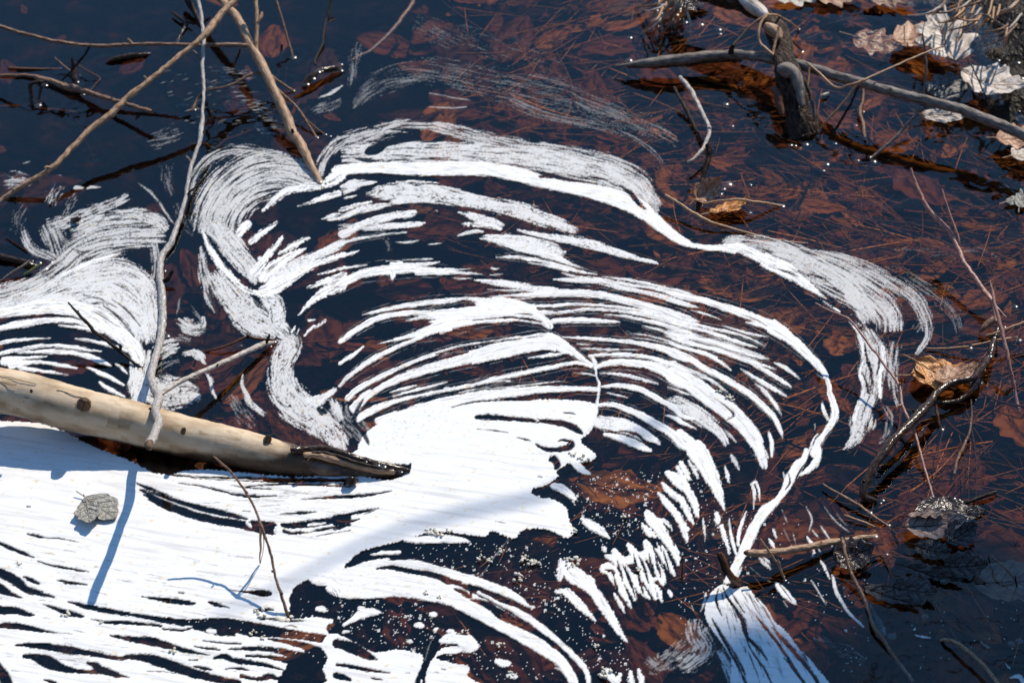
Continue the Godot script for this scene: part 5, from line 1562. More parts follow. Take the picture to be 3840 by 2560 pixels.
func sticks_bottom() -> void:
	sec(0, 2)
	var o := stick("arching_twig", "slim arching twig standing in foam at the bottom with a needle hanging from it", "twig", [1455,20,6,10.9, 1500,55,8,10.4, 1580,127,8,9.4, 1640,205,8,8.6, 1690,282,9,7.9, 1730,355,8,7.2, 1765,440,9,6.6, 1788,512,12,6.1, 1820,595,9,5.3, 1850,685,10,4.5, 1868,780,9,3.6, 1885,860,9,2.9, 1915,945,11,2.1, 1940,1020,11,1.2, 1962,1095,12,0.3, 1970,1130,11,-0.4], M.brown, 8)
	arm(o, "hanging_needle", [1784,505,9,6.2, 1778,560,9,5.2, 1780,640,8,3.2, 1776,700,6,1.6, 1775,748,4,0.4], M.straw, 6)
	arm(o, "hanging_needle", [1795,520,5,6.0, 1802,585,4,4.6, 1800,650,3,2.6, 1778,755,2,0.3], M.straw, 5)
	arm(o, "bud", [1860,800,9,3.6, 1862,812,8,3.5], M.brown)
	arm(o, "bud", [1690,270,7,8.2, 1684,262,6,8.5], M.brown)
	arm(o, "bud", [1922,955,13,2.0, 1930,962,10,1.9], M.dark)
	o = thing("foam_bubble", "little heap of foam bubbles round the arching twig's foot", "bubble", at(1930, 1125))
	for q in [[1900,1125,22], [1880,1100,16], [1925,1138,26], [1965,1140,18], [1990,1115,14], [1945,1110,14]]:
		var s := SphereMesh.new()
		s.radius = real(q[2], at(q[0], q[1]))
		s.height = s.radius * 2.0
		s.radial_segments = 20
		s.rings = 10
		part("bubble", s, M.crumb, o, at(q[0], q[1], 0.0012) - o.position).scale = Vector3(1, 0.5, 1)
	var lf := lifted_leaf("skeleton_leaf", "grey skeleton leaf folded on white foam below the log", at(575, 300, 0.004), 0.056, 0.052, -0.75, Vector2(0.02, -0.05), 0.06, 0.1, M.leaf_lace, M.leaf_pale, 14, 5, 0.04, 0.35)
	lf = lifted_leaf("skeleton_leaf", "torn half of a grey leaf leaning against the folded skeleton leaf", at(590, 330, 0.007), 0.045, 0.034, -1.35, Vector2(0.12, 0.1), 0.15, 0.1, M.leaf_lace, M.leaf_pale, 6, 7, 0.08)
	sec(1, 2)
	o = stick("tiny_stub", "tiny black stub upright in the dark water right of the foam teeth", "stub", [2330,700,5,2.0, 2332,800,6,0.9, 2330,880,8,0.1, 2318,900,5,-0.1], M.dark, 6)
	sec(2, 2)
	o = stick("tan_stick", "short tan stick floating just right of the foam rope's lower end", "stick", [440,678,20,3.0, 460,680,25,2.9, 600,678,25,2.5, 750,657,25,1.9, 860,638,24,1.5, 950,620,25,1.2, 1050,604,22,0.8, 1150,590,20,0.4, 1240,575,18,0.2, 1330,562,13,-0.2], M.tan, 10)
	arm(o, "broken_end", [445,678,18,3.0, 430,674,16,3.1, 425,668,8,3.2], M.knot, 8)
	arm(o, "bud", [950,612,10,1.4, 952,602,7,1.7], M.tan)
	beads(o, [1318,568,0.2,5])
	o = stick("broken_stub", "short broken dark-red stub leaning over the top of the foam skirt", "stub", [250,682,20,4.2, 262,705,24,3.9, 300,785,25,2.7, 330,835,27,1.9, 358,872,30,1.0, 385,895,26,0.2], M.rust, 10)
	arm(o, "split_side", [246,686,10,4.3, 268,760,13,3.3, 300,830,13,2.2], M.dark, 6)
	o = stick("upright_twig", "thin tan twig standing across the short tan stick", "twig", [533,587,11,4.6, 545,600,8,4.4, 600,682,9,3.3, 640,735,9,2.4, 655,748,12,2.2, 672,800,8,1.2, 700,868,8,-0.2], M.tan, 7)
	arm(o, "bud", [650,742,9,2.4, 655,728,6,2.7], M.tan)
	beads(o, [702,868,0.1,3.5])
	o = stick("grey_twig", "long grey-brown twig slanting down through shaded water at the bottom right", "twig", [1085,575,12,2.8, 1100,610,16,2.6, 1115,690,12,2.1, 1140,770,12,1.5, 1170,850,13,0.9, 1210,930,15,0.4, 1250,1010,14,0.15, 1285,1110,12,0.3, 1310,1185,14,0.6, 1380,1285,14,0.4, 1450,1390,13,0.0, 1510,1470,12,-0.4, 1580,1560,12,-0.8], M.brown, 8)
	arm(o, "side_twig", [1080,645,7,2.4, 1150,640,6,2.1, 1215,665,6,1.4, 1275,710,7,0.6, 1370,712,8,0.3, 1440,880,5,-0.1], M.dark)
	arm(o, "side_twig", [1275,712,10,0.5, 1240,790,9,0.3, 1210,840,6,0.0], M.dark)
	beads(o, [1104,792,0.1,3.5, 1185,748,0.1,4])
	o = stick("drifting_twig", "thin dark twig pointing to the curled brown-grey leaf from upper left", "twig", [960,208,6,0.6, 1040,258,9,0.7, 1120,302,11,0.8, 1200,352,11,0.7, 1290,415,11,0.5, 1360,465,10,0.3, 1415,500,8,-0.1], M.brown, 8)
	beads(o, [1412,490,0.3,4, 1285,405,0.9,3.5])
	stick("short_twig", "short tan twig just below the thin dark drifting twig", "twig", [1105,420,5,0.4, 1180,448,7,0.4, 1250,472,7,0.3, 1315,500,5,0.0], M.straw, 6)
	o = stick("curved_twig", "curved tan twig dipping out of the bottom edge at the lower right", "twig", [1765,1280,10,0.0, 1800,1272,12,0.5, 1870,1292,13,1.0, 1930,1330,13,1.2, 1985,1375,13,1.2, 2040,1430,13,1.2, 2085,1478,13,1.2, 2150,1560,13,1.4, 2230,1680,13,1.8], M.tan, 8)
	beads(o, [1432,1252,0.2,5, 1660,1115,0.1,4])
	stick("tan_stick_reflection", "black straight rod drawing the tan stick reflection in shaded water", "stick", [500,966,14,-0.6, 640,905,16,-0.5, 760,842,18,-0.4, 880,780,18,-0.4, 1000,700,16,-0.5], M.drowned, 8)  # the tan stick's reflection, modelled as a black rod
	stick("black_twig", "black wet twig lying level beyond the shaded curled leaf", "twig", [1905,355,12,0.0, 1960,330,14,0.4, 2050,295,14,0.5, 2110,275,15,0.5, 2150,262,8,0.3], M.dark, 8)
	o = stick("bent_shoot", "thin dark stem leaning out of the water at the lower right edge", "stem", [2095,685,4,0.2, 2150,730,6,1.4, 2200,780,6,1.6, 2250,830,6,0.8, 2300,900,6,-0.2], M.brown, 6)
	arm(o, "side_twig", [2278,838,4,1.8, 2284,880,6,0.8, 2288,910,6,0.0], M.dark)
	beads(o, [2303,912,0.1,4.5])

func sticks_right() -> void:
	sec(2, 0)
	var o := stick("leaning_branch", "long grey-barked branch slanting across the top right to the right edge", "branch", [-460,450,4,1.2, -380,442,14,1.6, -250,428,28,2.1, -100,412,36,2.4, 0,402,37,2.5, 120,385,32,2.7, 250,372,30,2.8, 340,368,34,2.9, 500,385,35,3.3, 700,420,34,3.9, 900,470,35,4.5, 1100,532,35,5.0, 1280,582,34,5.5, 1500,645,36,5.5, 1700,692,35,5.4, 1900,745,35,5.4, 2000,785,38,5.4, 2100,822,36,5.4, 2200,862,37,5.3, 2334,920,39,5.2, 2500,1000,40,5.2], M.grey, 12)
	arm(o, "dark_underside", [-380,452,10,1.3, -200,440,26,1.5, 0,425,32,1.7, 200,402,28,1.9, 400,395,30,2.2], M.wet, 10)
	arm(o, "side_twig", [1625,730,14,4.8, 1590,790,13,4.0, 1548,840,13,3.2, 1490,905,12,2.2, 1430,965,11,1.4, 1360,1025,11,0.6, 1285,1085,9,-0.2], M.grey, 8)
	arm(o, "side_stub", [335,365,22,3.4, 338,330,18,4.0, 350,305,14,4.4], M.dark, 8)
	arm(o, "bud", [1420,620,14,6.3, 1425,602,8,6.7], M.grey)
	arm(o, "side_twig", [1205,590,9,4.8, 1150,710,9,3.2, 1080,830,9,1.4, 1020,930,9,-0.2], M.dark)
	beads(o, [1283,1072,0.2,4.5, 1308,1103,0.1,5.5, 1200,1095,0.1,3.5, 1060,908,0.1,5, -365,410,2.8,5, 15,445,1.5,4])
	o = stick("gnarled_root", "gnarled root with peeling pinkish bark plunging into the water at the top right", "root", [-20,-160,60,6.5, 120,-90,66,6.5, 250,-30,70,6.4, 380,0,70,6.2, 480,40,66,6.0, 545,95,52,5.8, 590,150,58,5.4, 640,215,70,4.8, 672,290,66,4.4, 690,370,64,4.2, 705,450,76,4.2, 735,540,90,3.6, 770,640,95,2.6, 800,760,98,1.2, 820,860,104,0.0, 840,960,110,-1.4], M.root, 20, "", 0.45)
	arm(o, "bark_plate", [420,-10,40,7.4, 480,40,48,7.6, 540,85,40,7.5, 575,110,26,7.2], M.leaf_pale, 12)
	arm(o, "bark_plate", [565,175,26,6.9, 600,195,40,6.8, 640,225,42,6.4, 665,260,26,5.9], M.tan, 12)
	arm(o, "bark_plate", [660,470,26,6.0, 710,475,52,6.3, 760,500,44,6.1, 790,560,40,5.4, 805,640,32,4.3, 820,720,20,3.2], M.grey, 12)
	arm(o, "rust_patch", [610,600,16,4.2, 650,640,30,4.0, 670,720,34,3.0, 690,780,20,2.2], M.rust, 10)
	beads(o, [905,878,0.2,6, 770,995,0.1,5, 845,985,0.1,6, 740,990,0.1,4])
	o = stick("dark_bark", "dark bark flap hanging on the right of the gnarled root", "bark", [820,600,20,3.2, 850,680,44,2.4, 870,760,50,1.6, 880,830,40,0.8, 900,890,20,0.1], M.leaf_dark, 9)
	o = stick("white_twig", "curved whitish twig hanging below the left end of the leaning branch", "twig", [-20,520,10,3.0, 0,545,15,2.9, 60,620,16,2.8, 95,690,15,2.7, 125,750,14,2.6, 160,820,13,2.5, 182,870,14,2.4, 178,930,13,2.2, 150,1000,13,2.0, 110,1050,11,1.9, 75,1085,9,1.7, 38,1108,7,1.5], M.leaf_pale, 9)
	arm(o, "bud", [180,870,15,2.5, 192,872,10,2.7], M.leaf_pale)
	stick("dark_twig_reflection", "dark red reflection shaped as a twig slanting to the curved whitish twig's lower bend", "twig", [-60,600,14,-0.2, 0,705,14,-0.1, 50,800,14,0.0, 100,900,12,0.3, 140,970,9,0.8], M.dark, 7)  # reflection given the shape of a dark twig
	o = stick("dead_shoot", "dark upright dead stem with a curled brown leaf at its foot", "stem", [165,985,14,4.4, 180,1030,20,3.8, 178,1090,20,3.1, 150,1180,17,2.2, 130,1290,18,1.1, 110,1390,17,0.3, 98,1490,15,-0.6], M.dark, 9)
	arm(o, "side_twig", [140,1140,9,2.4, 90,1190,9,1.6, 40,1225,6,1.0], M.dark)
	lifted_leaf("curled_leaf", "curled tan leaf wrapped around the foot of the dark dead stem", at(85, 1375, 0.004), 0.046, 0.034, 0.5, Vector2(0.5, 0.5), 0.9, 0.5, M.leaf_tan, M.straw, 11)
	lifted_leaf("wet_leaf", "wet rust-brown leaf floating below the dead stem's straw blade", at(190, 1480, 0.002), 0.062, 0.036, 0.45, Vector2(0.08, -0.3), 0.5, 0.25, M.leaf_gold, M.straw, 12)
	o = stick("straw_blade", "pale straw blade bent above the wet rust-brown leaf", "straw", [140,1392,9,1.0, 250,1375,9,1.6, 385,1362,9,1.9, 480,1378,9,1.5, 580,1390,9,0.8, 685,1410,8,0.0], M.straw, 6)
	beads(o, [682,1408,0.1,5, 660,1402,0.2,4, 360,1400,0.1,5.5, 190,1440,0.1,4, 288,1438,0.1,4, 458,1455,0.1,5, 312,1258,0.1,7, 464,1262,0.1,5, 280,1290,0.1,4, 262,1325,0.1,3.5])
	o = stick("straw_blade", "long pale straw blade slanting right from the dead stem's foot", "straw", [-120,1330,8,2.0, 0,1405,10,1.5, 80,1460,12,1.2, 180,1512,11,0.9, 300,1550,9,0.5, 420,1585,8,0.2, 640,1640,7,-0.1, 860,1665,6,-0.3], M.straw, 6)
	o = stick("straw_blade", "straw blade kinked over the middle of the leaning branch", "straw", [850,425,7,6.2, 920,485,8,5.8, 1046,597,9,5.4, 1140,580,8,6.4, 1240,548,9,7.0, 1330,505,7,7.2, 1500,430,7,7.4, 1660,360,7,7.6, 1785,315,6,7.6], M.straw, 6)
	stick("straw_blade", "straw blade dropping from the leaning branch's kink to the water", "straw", [1240,545,7,7.2, 1180,595,8,5.4, 1110,690,8,3.6, 1010,800,8,1.6, 945,875,7,0.0], M.straw, 6)
	o = stick("straw_blade", "straw blade hanging straight in front of the gnarled root", "straw", [868,440,7,5.8, 862,530,8,4.6, 845,640,8,3.2, 820,760,9,1.6, 795,860,8,0.3], M.straw, 6)
	o = stick("straw_blade", "straw blade bent round the root's pale bark plate", "straw", [620,375,10,6.4, 575,335,10,6.6, 530,290,10,6.8, 520,230,10,7.6, 540,150,10,8.4, 588,95,9,8.8, 500,150,8,8.0, 430,215,8,6.4, 350,305,7,4.6], M.straw, 6)
	o = stick("straw_blade", "orange straw blade reaching right from the root's top", "straw", [560,105,8,8.4, 640,102,8,7.4, 710,135,7,4.6, 795,195,6,0.2], M.straw, 6)
	beads(o, [792,197,0.1,5, 815,352,0.1,5])
	stick("straw_blade", "orange straw blade slanting under the root's tan bark plate", "straw", [690,220,8,4.0, 740,270,8,2.4, 820,345,7,0.1], M.rust, 6)
	stick("straw_blade", "short upright straw blade beside the root's tan bark plate", "straw", [658,180,8,8.0, 640,270,9,6.8, 618,375,9,5.6], M.straw, 6)
	stick("thin_twig", "thin grey twig hanging in front of the pale bank leaves", "twig", [1640,230,7,7.0, 1658,330,8,5.4, 1668,450,9,3.6, 1660,550,8,2.0, 1648,660,7,0.4], M.grey, 7)
	o = stick("bark_strip", "orange strip of wet bark standing in water below the leaning branch", "bark", [1242,610,10,1.5, 1230,700,14,0.9, 1215,760,14,0.6, 1235,860,16,0.2, 1250,965,12,-0.3], M.rust, 7)
	beads(o, [1236,762,0.7,5, 1186,856,0.1,4.5, 400,573,0.1,4.5, 295,710,0.1,5, 340,860,0.1,3.5])
	o = stick("leaning_branch_reflection", "long dark reflection of the leaning branch, built as a rod, from the root towards the right edge", "branch", [980,920,24,-0.5, 1080,960,26,-0.3, 1200,1010,30,-0.4, 1300,1040,28,-0.4, 1450,1085,30,-0.5, 1600,1130,28,-0.5, 1760,1170,34,-0.4, 1900,1195,30,-0.5, 2050,1240,28,-0.6, 2200,1300,30,-0.6, 2334,1350,34,-0.6], M.drowned_rust, 9)  # mirror image of the leaning branch, laid in as a dark rod
	beads(o, [985,1122,0.1,4.5, 963,1165,0.1,5, 1045,980,0.1,4])
	o = stick("red_shoot", "reddish stem rising from the black looped branch towards the dead branch", "stem", [1560,1150,8,9.0, 1585,1215,11,8.2, 1610,1290,13,7.4, 1660,1390,15,6.4, 1700,1450,16,5.8, 1760,1515,17,5.2, 1815,1570,17,4.8, 1870,1660,17,4.2, 1920,1780,18,3.6, 1960,1845,17,3.3, 2000,1900,18,3.0, 2060,1980,17,2.6, 2110,2050,16,2.3, 2140,2120,17,2.0, 2152,2200,18,1.8], M.pink, 9)
	arm(o, "side_twig", [1775,1290,5,8.2, 1800,1370,7,7.4, 1830,1460,8,6.4, 1865,1560,8,5.4, 1888,1620,8,4.8, 1890,1670,9,4.2], M.pink, 7)
	arm(o, "bud", [1652,1375,11,6.6, 1642,1365,6,6.9], M.pink)
	for f in [[2210,1390,0.044,0.02,0.3], [2300,1430,0.05,0.022,1.2]]:
		lifted_leaf("small_leaf", "small silvery leaf floating at the right edge, %s of a pair" % ["upper" if f[1] < 1400 else "lower"], at(f[0], f[1], 0.003), f[2], f[3], f[4], Vector2(0.1, 0.1), 0.3, 0.1, M.leaf_lace, M.leaf_pale, int(f[0]))
	# the bank's leaves
	lifted_leaf("maple_leaf", "pinkish orange crumpled leaf at the water's edge, first of the bank leaves", at(1440, 300, 0.012), 0.078, 0.074, 0.25, Vector2(0.15, -0.05), 0.5, 0.16, M.leaf_tan, M.straw, 31, 7, 0.14)
	lifted_leaf("grey_leaf", "large grey leaf standing up against the bank above the pale crumpled one", at(1870, 440, 0.022), 0.112, 0.088, 1.75, Vector2(0.1, 0.0), 0.3, 0.2, M.leaf_pale, M.leaf_tan, 32, 7, 0.2)
	lifted_leaf("crumpled_leaf", "pale crumpled leaf catching sun at the foot of the mud bank", at(1900, 520, 0.022), 0.098, 0.088, -0.5, Vector2(0.05, -0.05), 0.5, 0.2, M.leaf_pale, M.leaf_tan, 33, 9, 0.12)
	lifted_leaf("flat_leaf", "flat whitish leaf half under the leaning branch near the bank", at(1630, 790, 0.006), 0.078, 0.03, 0.03, Vector2(0.02, 0.25), 0.2, 0.05, M.leaf_pale, M.leaf_tan, 34, 7, 0.1)
	lifted_leaf("smoky_leaf", "grey translucent leaf awash left of the pale crumpled leaf", at(1680, 640, 0.001), 0.075, 0.055, 0.55, Vector2(0.02, 0.1), 0.1, 0.05, tinted(M.leaf_lace, 0.45, 0.45, 0.48), M.leaf_dark, 35, 7, 0.15)
	lifted_leaf("edge_leaf", "cream leaf curling at the right edge below the leaning branch", at(2250, 1090, 0.01), 0.062, 0.05, 0.3, Vector2(0.15, 0.0), 0.5, 0.2, M.leaf_pale, M.straw, 36, 9, 0.16)
	lifted_leaf("golden_leaf", "golden brown leaf hanging behind the cream leaf at the right edge", at(2140, 960, 0.012), 0.06, 0.055, 0.0, Vector2(0.1, 0.05), 0.4, 0.2, M.leaf_tan, M.straw, 37, 7, 0.14)
	lifted_leaf("brown_leaf", "dull brown leaf at the top edge right of the gnarled root", at(900, -10, 0.008), 0.075, 0.05, 0.2, Vector2(0.05, 0.2), 0.4, 0.1, M.leaf_tan, M.straw, 38, 7, 0.2)
	lifted_leaf("shaded_leaf", "dull pink leaf at the top edge beside the bank", at(1250, -20, 0.01), 0.08, 0.06, 0.15, Vector2(0.1, 0.3), 0.4, 0.1, tinted(M.leaf_tan, 0.45, 0.38, 0.38), M.straw, 39, 7, 0.2)
	lifted_leaf("amber_leaf", "amber leaf under shallow water left of the pinkish orange leaf", at(1160, 250, -0.008), 0.085, 0.06, -0.4, Vector2(0.0, 0.1), 0.1, 0.05, tinted(M.leaf_gold, 0.42, 0.36, 0.3), M.straw, 40, 7, 0.2)
	lifted_leaf("silver_leaf", "pale grey leaf floating at the top edge beside the root", at(620, -10, 0.006), 0.085, 0.045, 0.2, Vector2(0.0, 0.15), 0.2, 0.1, M.leaf_pale, M.leaf_tan, 41, 7, 0.2)
	stick("fallen_petal", "tiny white curl floating under the leaning branch's middle", "petal", [942,672,6,0.1, 955,652,11,0.5, 985,638,9,0.5, 1003,634,4,0.3], M.leaf_pale, 6)
	stick("white_chip", "thin white chip lying between the bank leaves", "chip", [1785,680,5,2.0, 1840,662,8,2.1, 1895,645,5,2.1], M.leaf_pale, 6)
	o = stick("dry_twig", "dry grey twig leaning on the black mud at the top right corner", "twig", [1950,92,6,9.0, 2060,98,8,8.6, 2130,135,9,7.6, 2210,190,10,6.4, 2290,270,9,4.6], M.grey, 7)
	arm(o, "side_twig", [2060,98,6,8.6, 2078,75,4,9.2], M.grey)
	stick("leaf_stalk", "thin dark stalk lying across the pale crumpled leaf", "stalk", [1955,405,6,5.2, 2000,490,6,5.0, 2050,600,6,4.4, 2100,720,4,3.0], M.dark, 6)
	# dead grass
	for g in [["withered_grass", "clump of withered grass at the top edge left of the root", 120.0, 26, -150.0, 40.0, 1.9], ["bank_grass", "dry grass blades over the dark bank at the top right corner", 2150.0, 30, 1750.0, 2340.0, 2.1]]:
		var root := at((g[4] + g[5]) * 0.5, -20.0 if g[0] == "withered_grass" else 60.0, 0.02)
		var t := thing(g[0], g[1], "grass", root)
		for i in g[3]:
			var x := rng.randf_range(g[4], g[5])
			var y := rng.randf_range(-130, 60) if g[0] == "withered_grass" else rng.randf_range(-60, 260) * (x - 1650.0) / 690.0
			var len := rng.randf_range(120, 280)
			var ang: float = g[6] + rng.randfn() * 0.4
			var h0 := rng.randf_range(0.5, 2.5) if g[0] == "withered_grass" else rng.randf_range(5.0, 9.0)
			arm(t, "blade", [x, y, 9, h0 + 1.5, x + cos(ang) * len * 0.5, y + sin(ang) * len * 0.5, 8, h0 + 1.8, x + cos(ang + 0.2) * len, y + sin(ang + 0.2) * len, 3, maxf(h0 - 2.0, 0.1)], [M.straw, M.brown, M.straw, M.leaf_pale][i % 4], 5)
		if g[0] == "withered_grass":
			for i in 40:
				var x := rng.randf_range(-190, 0)
				var y := rng.randf_range(0, 130)
				beads(t, [x, y, rng.randf_range(0.1, 1.6), rng.randf_range(3.0, 5.5)])
			for q in [[-195,142,6.5], [-180,175,5.0], [-95,170,5.5], [20,150,6.0], [125,165,7.0], [48,215,6.0], [-20,235,5.5], [-60,220,5.0], [250,200,4.5], [256,230,4.5], [-360,255,4.5]]:
				beads(t, [q[0], q[1], 0.1, q[2]])
		else:
			for i in 30: beads(t, [rng.randf_range(2060, 2330), rng.randf_range(330, 800), rng.randf_range(0.3, 2.0), rng.randf_range(2.5, 4.5)])
	lifted_leaf("matted_leaf", "dark matted leaf soaked in the withered grass clump", at(-60, 60, 0.004), 0.06, 0.05, 0.5, Vector2(0.1, 0.1), 0.4, 0.2, M.leaf_dark, M.dark, 51)

	sec(2, 1)
	o = stick("black_loop", "thick black wet branch looping round the curled orange leaf", "branch", [1330,1875,13,0.1, 1290,1868,24,0.4, 1245,1845,28,0.8, 1238,1790,29,1.4, 1268,1715,30,2.0, 1320,1625,29,2.6, 1380,1545,28,3.0, 1450,1455,28,3.2, 1560,1345,29,3.2, 1640,1265,29,3.0, 1690,1210,28,2.8, 1725,1155,25,2.7, 1770,1112,23,2.6, 1850,1062,22,2.6, 1930,1047,21,2.5, 1990,1030,21,2.3, 2030,985,24,2.0, 2070,940,25,1.8, 2105,880,25,1.6, 2120,820,25,1.6, 2135,770,23,1.6, 2155,715,20,1.6, 2162,660,15,1.7], M.wet, 14)
	arm(o, "side_branch", [1345,1570,22,1.6, 1400,1490,22,1.9, 1500,1390,20,2.1, 1590,1290,18,2.0, 1650,1220,16,1.6, 1740,1206,15,1.2, 1850,1197,15,1.0, 1930,1160,15,1.1, 1985,1090,14,1.5, 2015,1010,13,2.0], M.wet, 10)
	arm(o, "bud", [1590,1265,9,2.6, 1570,1250,7,3.0], M.wet)
	arm(o, "bud", [1245,1745,14,2.0, 1232,1735,9,2.3], M.wet)
	beads(o, [2035,1065,0.2,7, 2125,830,2.8,4.5, 2105,885,2.8,4, 1335,1695,0.1,5, 1355,1890,0.1,4, 1775,1385,0.1,4.5, 1370,1870,0.1,3.5])
	o = stick("leaning_reed", "pinkish straight reed leaning into the water at the right edge", "stem", [2103,362,4,7.2, 2120,440,9,6.6, 2140,540,12,5.9, 2160,620,13,5.3, 2180,690,14,4.7, 2200,770,13,4.0, 2220,850,13,3.3, 2240,950,13,2.2, 2262,1062,12,0.6, 2280,1150,12,-0.7, 2310,1300,11,-2.0, 2340,1450,10,-3.0], M.pink, 9)
	arm(o, "side_twig", [2048,428,5,6.6, 2090,475,7,6.2, 2140,535,8,5.8, 2180,580,6,5.6, 2216,618,4,5.4], M.pink, 6)
	beads(o, [2258,1058,0.2,5])
	o = stick("hair_twig", "very thin long twig with nubs slanting from the foam tail to the shade", "twig", [910,522,5,6.0, 1010,575,7,5.9, 1080,602,7,5.8, 1140,632,8,5.6, 1200,700,8,5.2, 1290,822,9,4.6, 1330,870,9,4.4, 1380,942,9,4.0, 1430,1010,9,3.6, 1480,1082,11,3.2, 1495,1150,10,2.9, 1505,1215,12,2.6, 1550,1320,10,2.1, 1595,1420,10,1.6, 1620,1520,9,1.2, 1660,1660,9,0.6, 1690,1760,9,0.2, 1720,1862,8,-0.3], M.pink, 7)
	arm(o, "bud", [1478,1085,9,3.3, 1492,1070,6,3.7], M.pink)
	arm(o, "bud", [1500,1215,8,2.7, 1482,1222,7,3.0, 1468,1226,4,3.1], M.pink)
	o = stick("straw_blade", "straw blade crossing behind the pinkish stem at the right edge", "straw", [2080,745,8,1.8, 2180,715,9,2.4, 2280,675,9,2.8, 2400,630,9,3.2], M.straw, 6)
	o = stick("straw_blade", "forked straw blade lying level left of the pinkish stem", "straw", [1670,830,5,0.2, 1780,832,7,0.5, 1900,825,8,0.9, 2020,805,8,1.3, 2110,785,8,1.6, 2210,765,8,1.8, 2295,755,6,1.4], M.straw, 6)
	beads(o, [1968,828,0.2,5, 2305,775,0.2,5, 2205,685,0.2,4, 2280,545,0.1,4])
	stick("brown_pod", "dark brown pod-like bark piece behind the red stem", "bark", [2030,722,6,0.2, 2060,690,18,1.0, 2110,645,24,1.5, 2150,615,14,1.6], M.brown, 9)
	lifted_leaf("curled_orange_leaf", "sunlit curled orange leaf cupped inside the black looped branch", at(1560, 1050, 0.004), 0.088, 0.066, 0.05, Vector2(0.05, -0.08), 0.5, 0.22, M.leaf_gold, M.straw, 61, 9, 0.12)
	lifted_leaf("torn_orange_leaf", "upper torn flap of amber leaf behind the curled orange leaf", at(1590, 930, 0.012), 0.07, 0.046, -0.55, Vector2(-0.1, 0.1), 0.3, 0.2, M.leaf_gold, M.straw, 62, 7, 0.16)
	lifted_leaf("cream_flap_leaf", "cream sunlit flap of leaf under the black loop's upper arm", at(1730, 1075, 0.012), 0.06, 0.042, 0.35, Vector2(0.15, -0.15), 0.5, 0.25, M.leaf_tan, M.straw, 63, 7, 0.1)
	stick("tan_stalk", "tan upright stalk standing below the black loop", "stalk", [1975,1180,6,3.0, 1978,1290,7,1.9, 1965,1400,8,1.2, 1930,1490,10,0.7, 1880,1600,10,0.2, 1860,1690,9,-0.3], M.brown, 7)
	o = stick("red_bark", "thin red strip of wet bark standing under the black loop", "bark", [1730,1215,10,1.6, 1745,1290,12,0.9, 1765,1375,8,0.0], M.rust, 6)
	o = stick("little_needle", "tiny orange needle on dark water below the black loop", "needle", [1670,1685,3,0.1, 1710,1700,5,0.2, 1755,1715,3,0.1], M.rust, 5)
	stick("sunken_or_mirrored_stick", "thin sunken black stick running under the foam rope towards the shade", "stick", [700,1460,9,-0.4, 860,1520,9,-0.5, 1030,1410,6,-0.5, 1180,1470,9,-0.4, 1340,1550,8,-0.4], M.drowned, 6)

	for q in [[0, 0.5, "beside the gnarled root's foot", 720, 940], [1, 0.9, "below the leaning branch's middle", 1340, 1000], [2, 1.3, "at the right edge under the bank", 1800, 900], [3, 2.0, "right of the wet rust-brown leaf", 820, 1330], [4, 0.2, "left of the reddish shoot", 1450, 1500], [5, 2.6, "near the two small silvery leaves", 2060, 1420], [6, 1.1, "between root and whitish twig", 420, 640], [7, 0.1, "under the leaning branch's dark end", -120, 560]]:
		sec(2, 0)
		var a: float = q[1]
		var x: float = q[3]
		var y: float = q[4]
		stick("drowned_twig", "dark drowned twig " + q[2], "twig", [x - cos(a) * 150, y - sin(a) * 110, 6, -0.6, x, y + 20, 9, -0.3, x + cos(a) * 150, y + sin(a) * 110, 5, -0.2], M.drowned if q[0] % 2 else M.drowned_rust, 6)
	for q in [[0, 0.4, "under the pinkish reed's foot", 2200, 1180], [1, 1.0, "right of the foam tail's end", 1500, 1420], [2, 2.4, "below the straw blades at the right edge", 2180, 900], [3, 2.9, "above the curled orange leaf", 1760, 800], [4, 0.9, "below the black loop's lower arm", 1850, 1350]]:
		sec(2, 1)
		var a: float = q[1]
		var x: float = q[3]
		var y: float = q[4]
		stick("drowned_twig", "dark drowned twig " + q[2], "twig", [x - cos(a) * 170, y - sin(a) * 120, 7, -0.6, x, y + 24, 10, -0.3, x + cos(a) * 170, y + sin(a) * 120, 5, -0.2], M.drowned if q[0] % 2 else M.drowned_rust, 6)

	sec(2, 2)
	lifted_leaf("curled_grey_leaf", "curled brown-grey leaf in shade beside the tan stick's far end", at(1515, 520, 0.006), 0.075, 0.045, 0.12, Vector2(0.05, 0.2), 0.4, 0.3, tinted(M.leaf_pale, 0.62, 0.48, 0.46), M.leaf_dark, 71, 5, 0.05)
	lifted_leaf("flap_leaf", "brown rolled leaf edge just above the curled brown-grey leaf", at(1540, 445, 0.012), 0.05, 0.022, 0.05, Vector2(0.1, -0.3), 0.3, 0.5, tinted(M.leaf_pale, 0.62, 0.50, 0.46), M.leaf_dark, 72, 5, 0.05)
	lifted_leaf("flat_black_leaf", "flat black leaf awash behind the curled brown-grey leaf", at(1580, 400, 0.001), 0.085, 0.05, 0.0, Vector2(0.0, 0.1), 0.1, 0.05, M.leaf_dark, M.dark, 73, 5, 0.05)
	lifted_leaf("black_leaf", "black curled leaf below the curled brown-grey leaf, nearest to it", at(1590, 640, 0.003), 0.045, 0.03, -0.4, Vector2(0.1, 0.3), 0.6, 0.3, M.leaf_dark, M.dark, 74)
	lifted_leaf("black_leaf", "black cupped leaf furthest right among the shaded leaves", at(1780, 780, 0.003), 0.052, 0.04, -0.05, Vector2(0.1, 0.5), 0.6, 0.4, M.leaf_dark, M.dark, 75)
	lifted_leaf("black_leaf", "long black leaf rolled like a pod among the shaded leaves", at(1540, 790, 0.002), 0.066, 0.022, -0.35, Vector2(0.0, 0.2), 0.35, 0.6, M.leaf_dark, M.dark, 76)
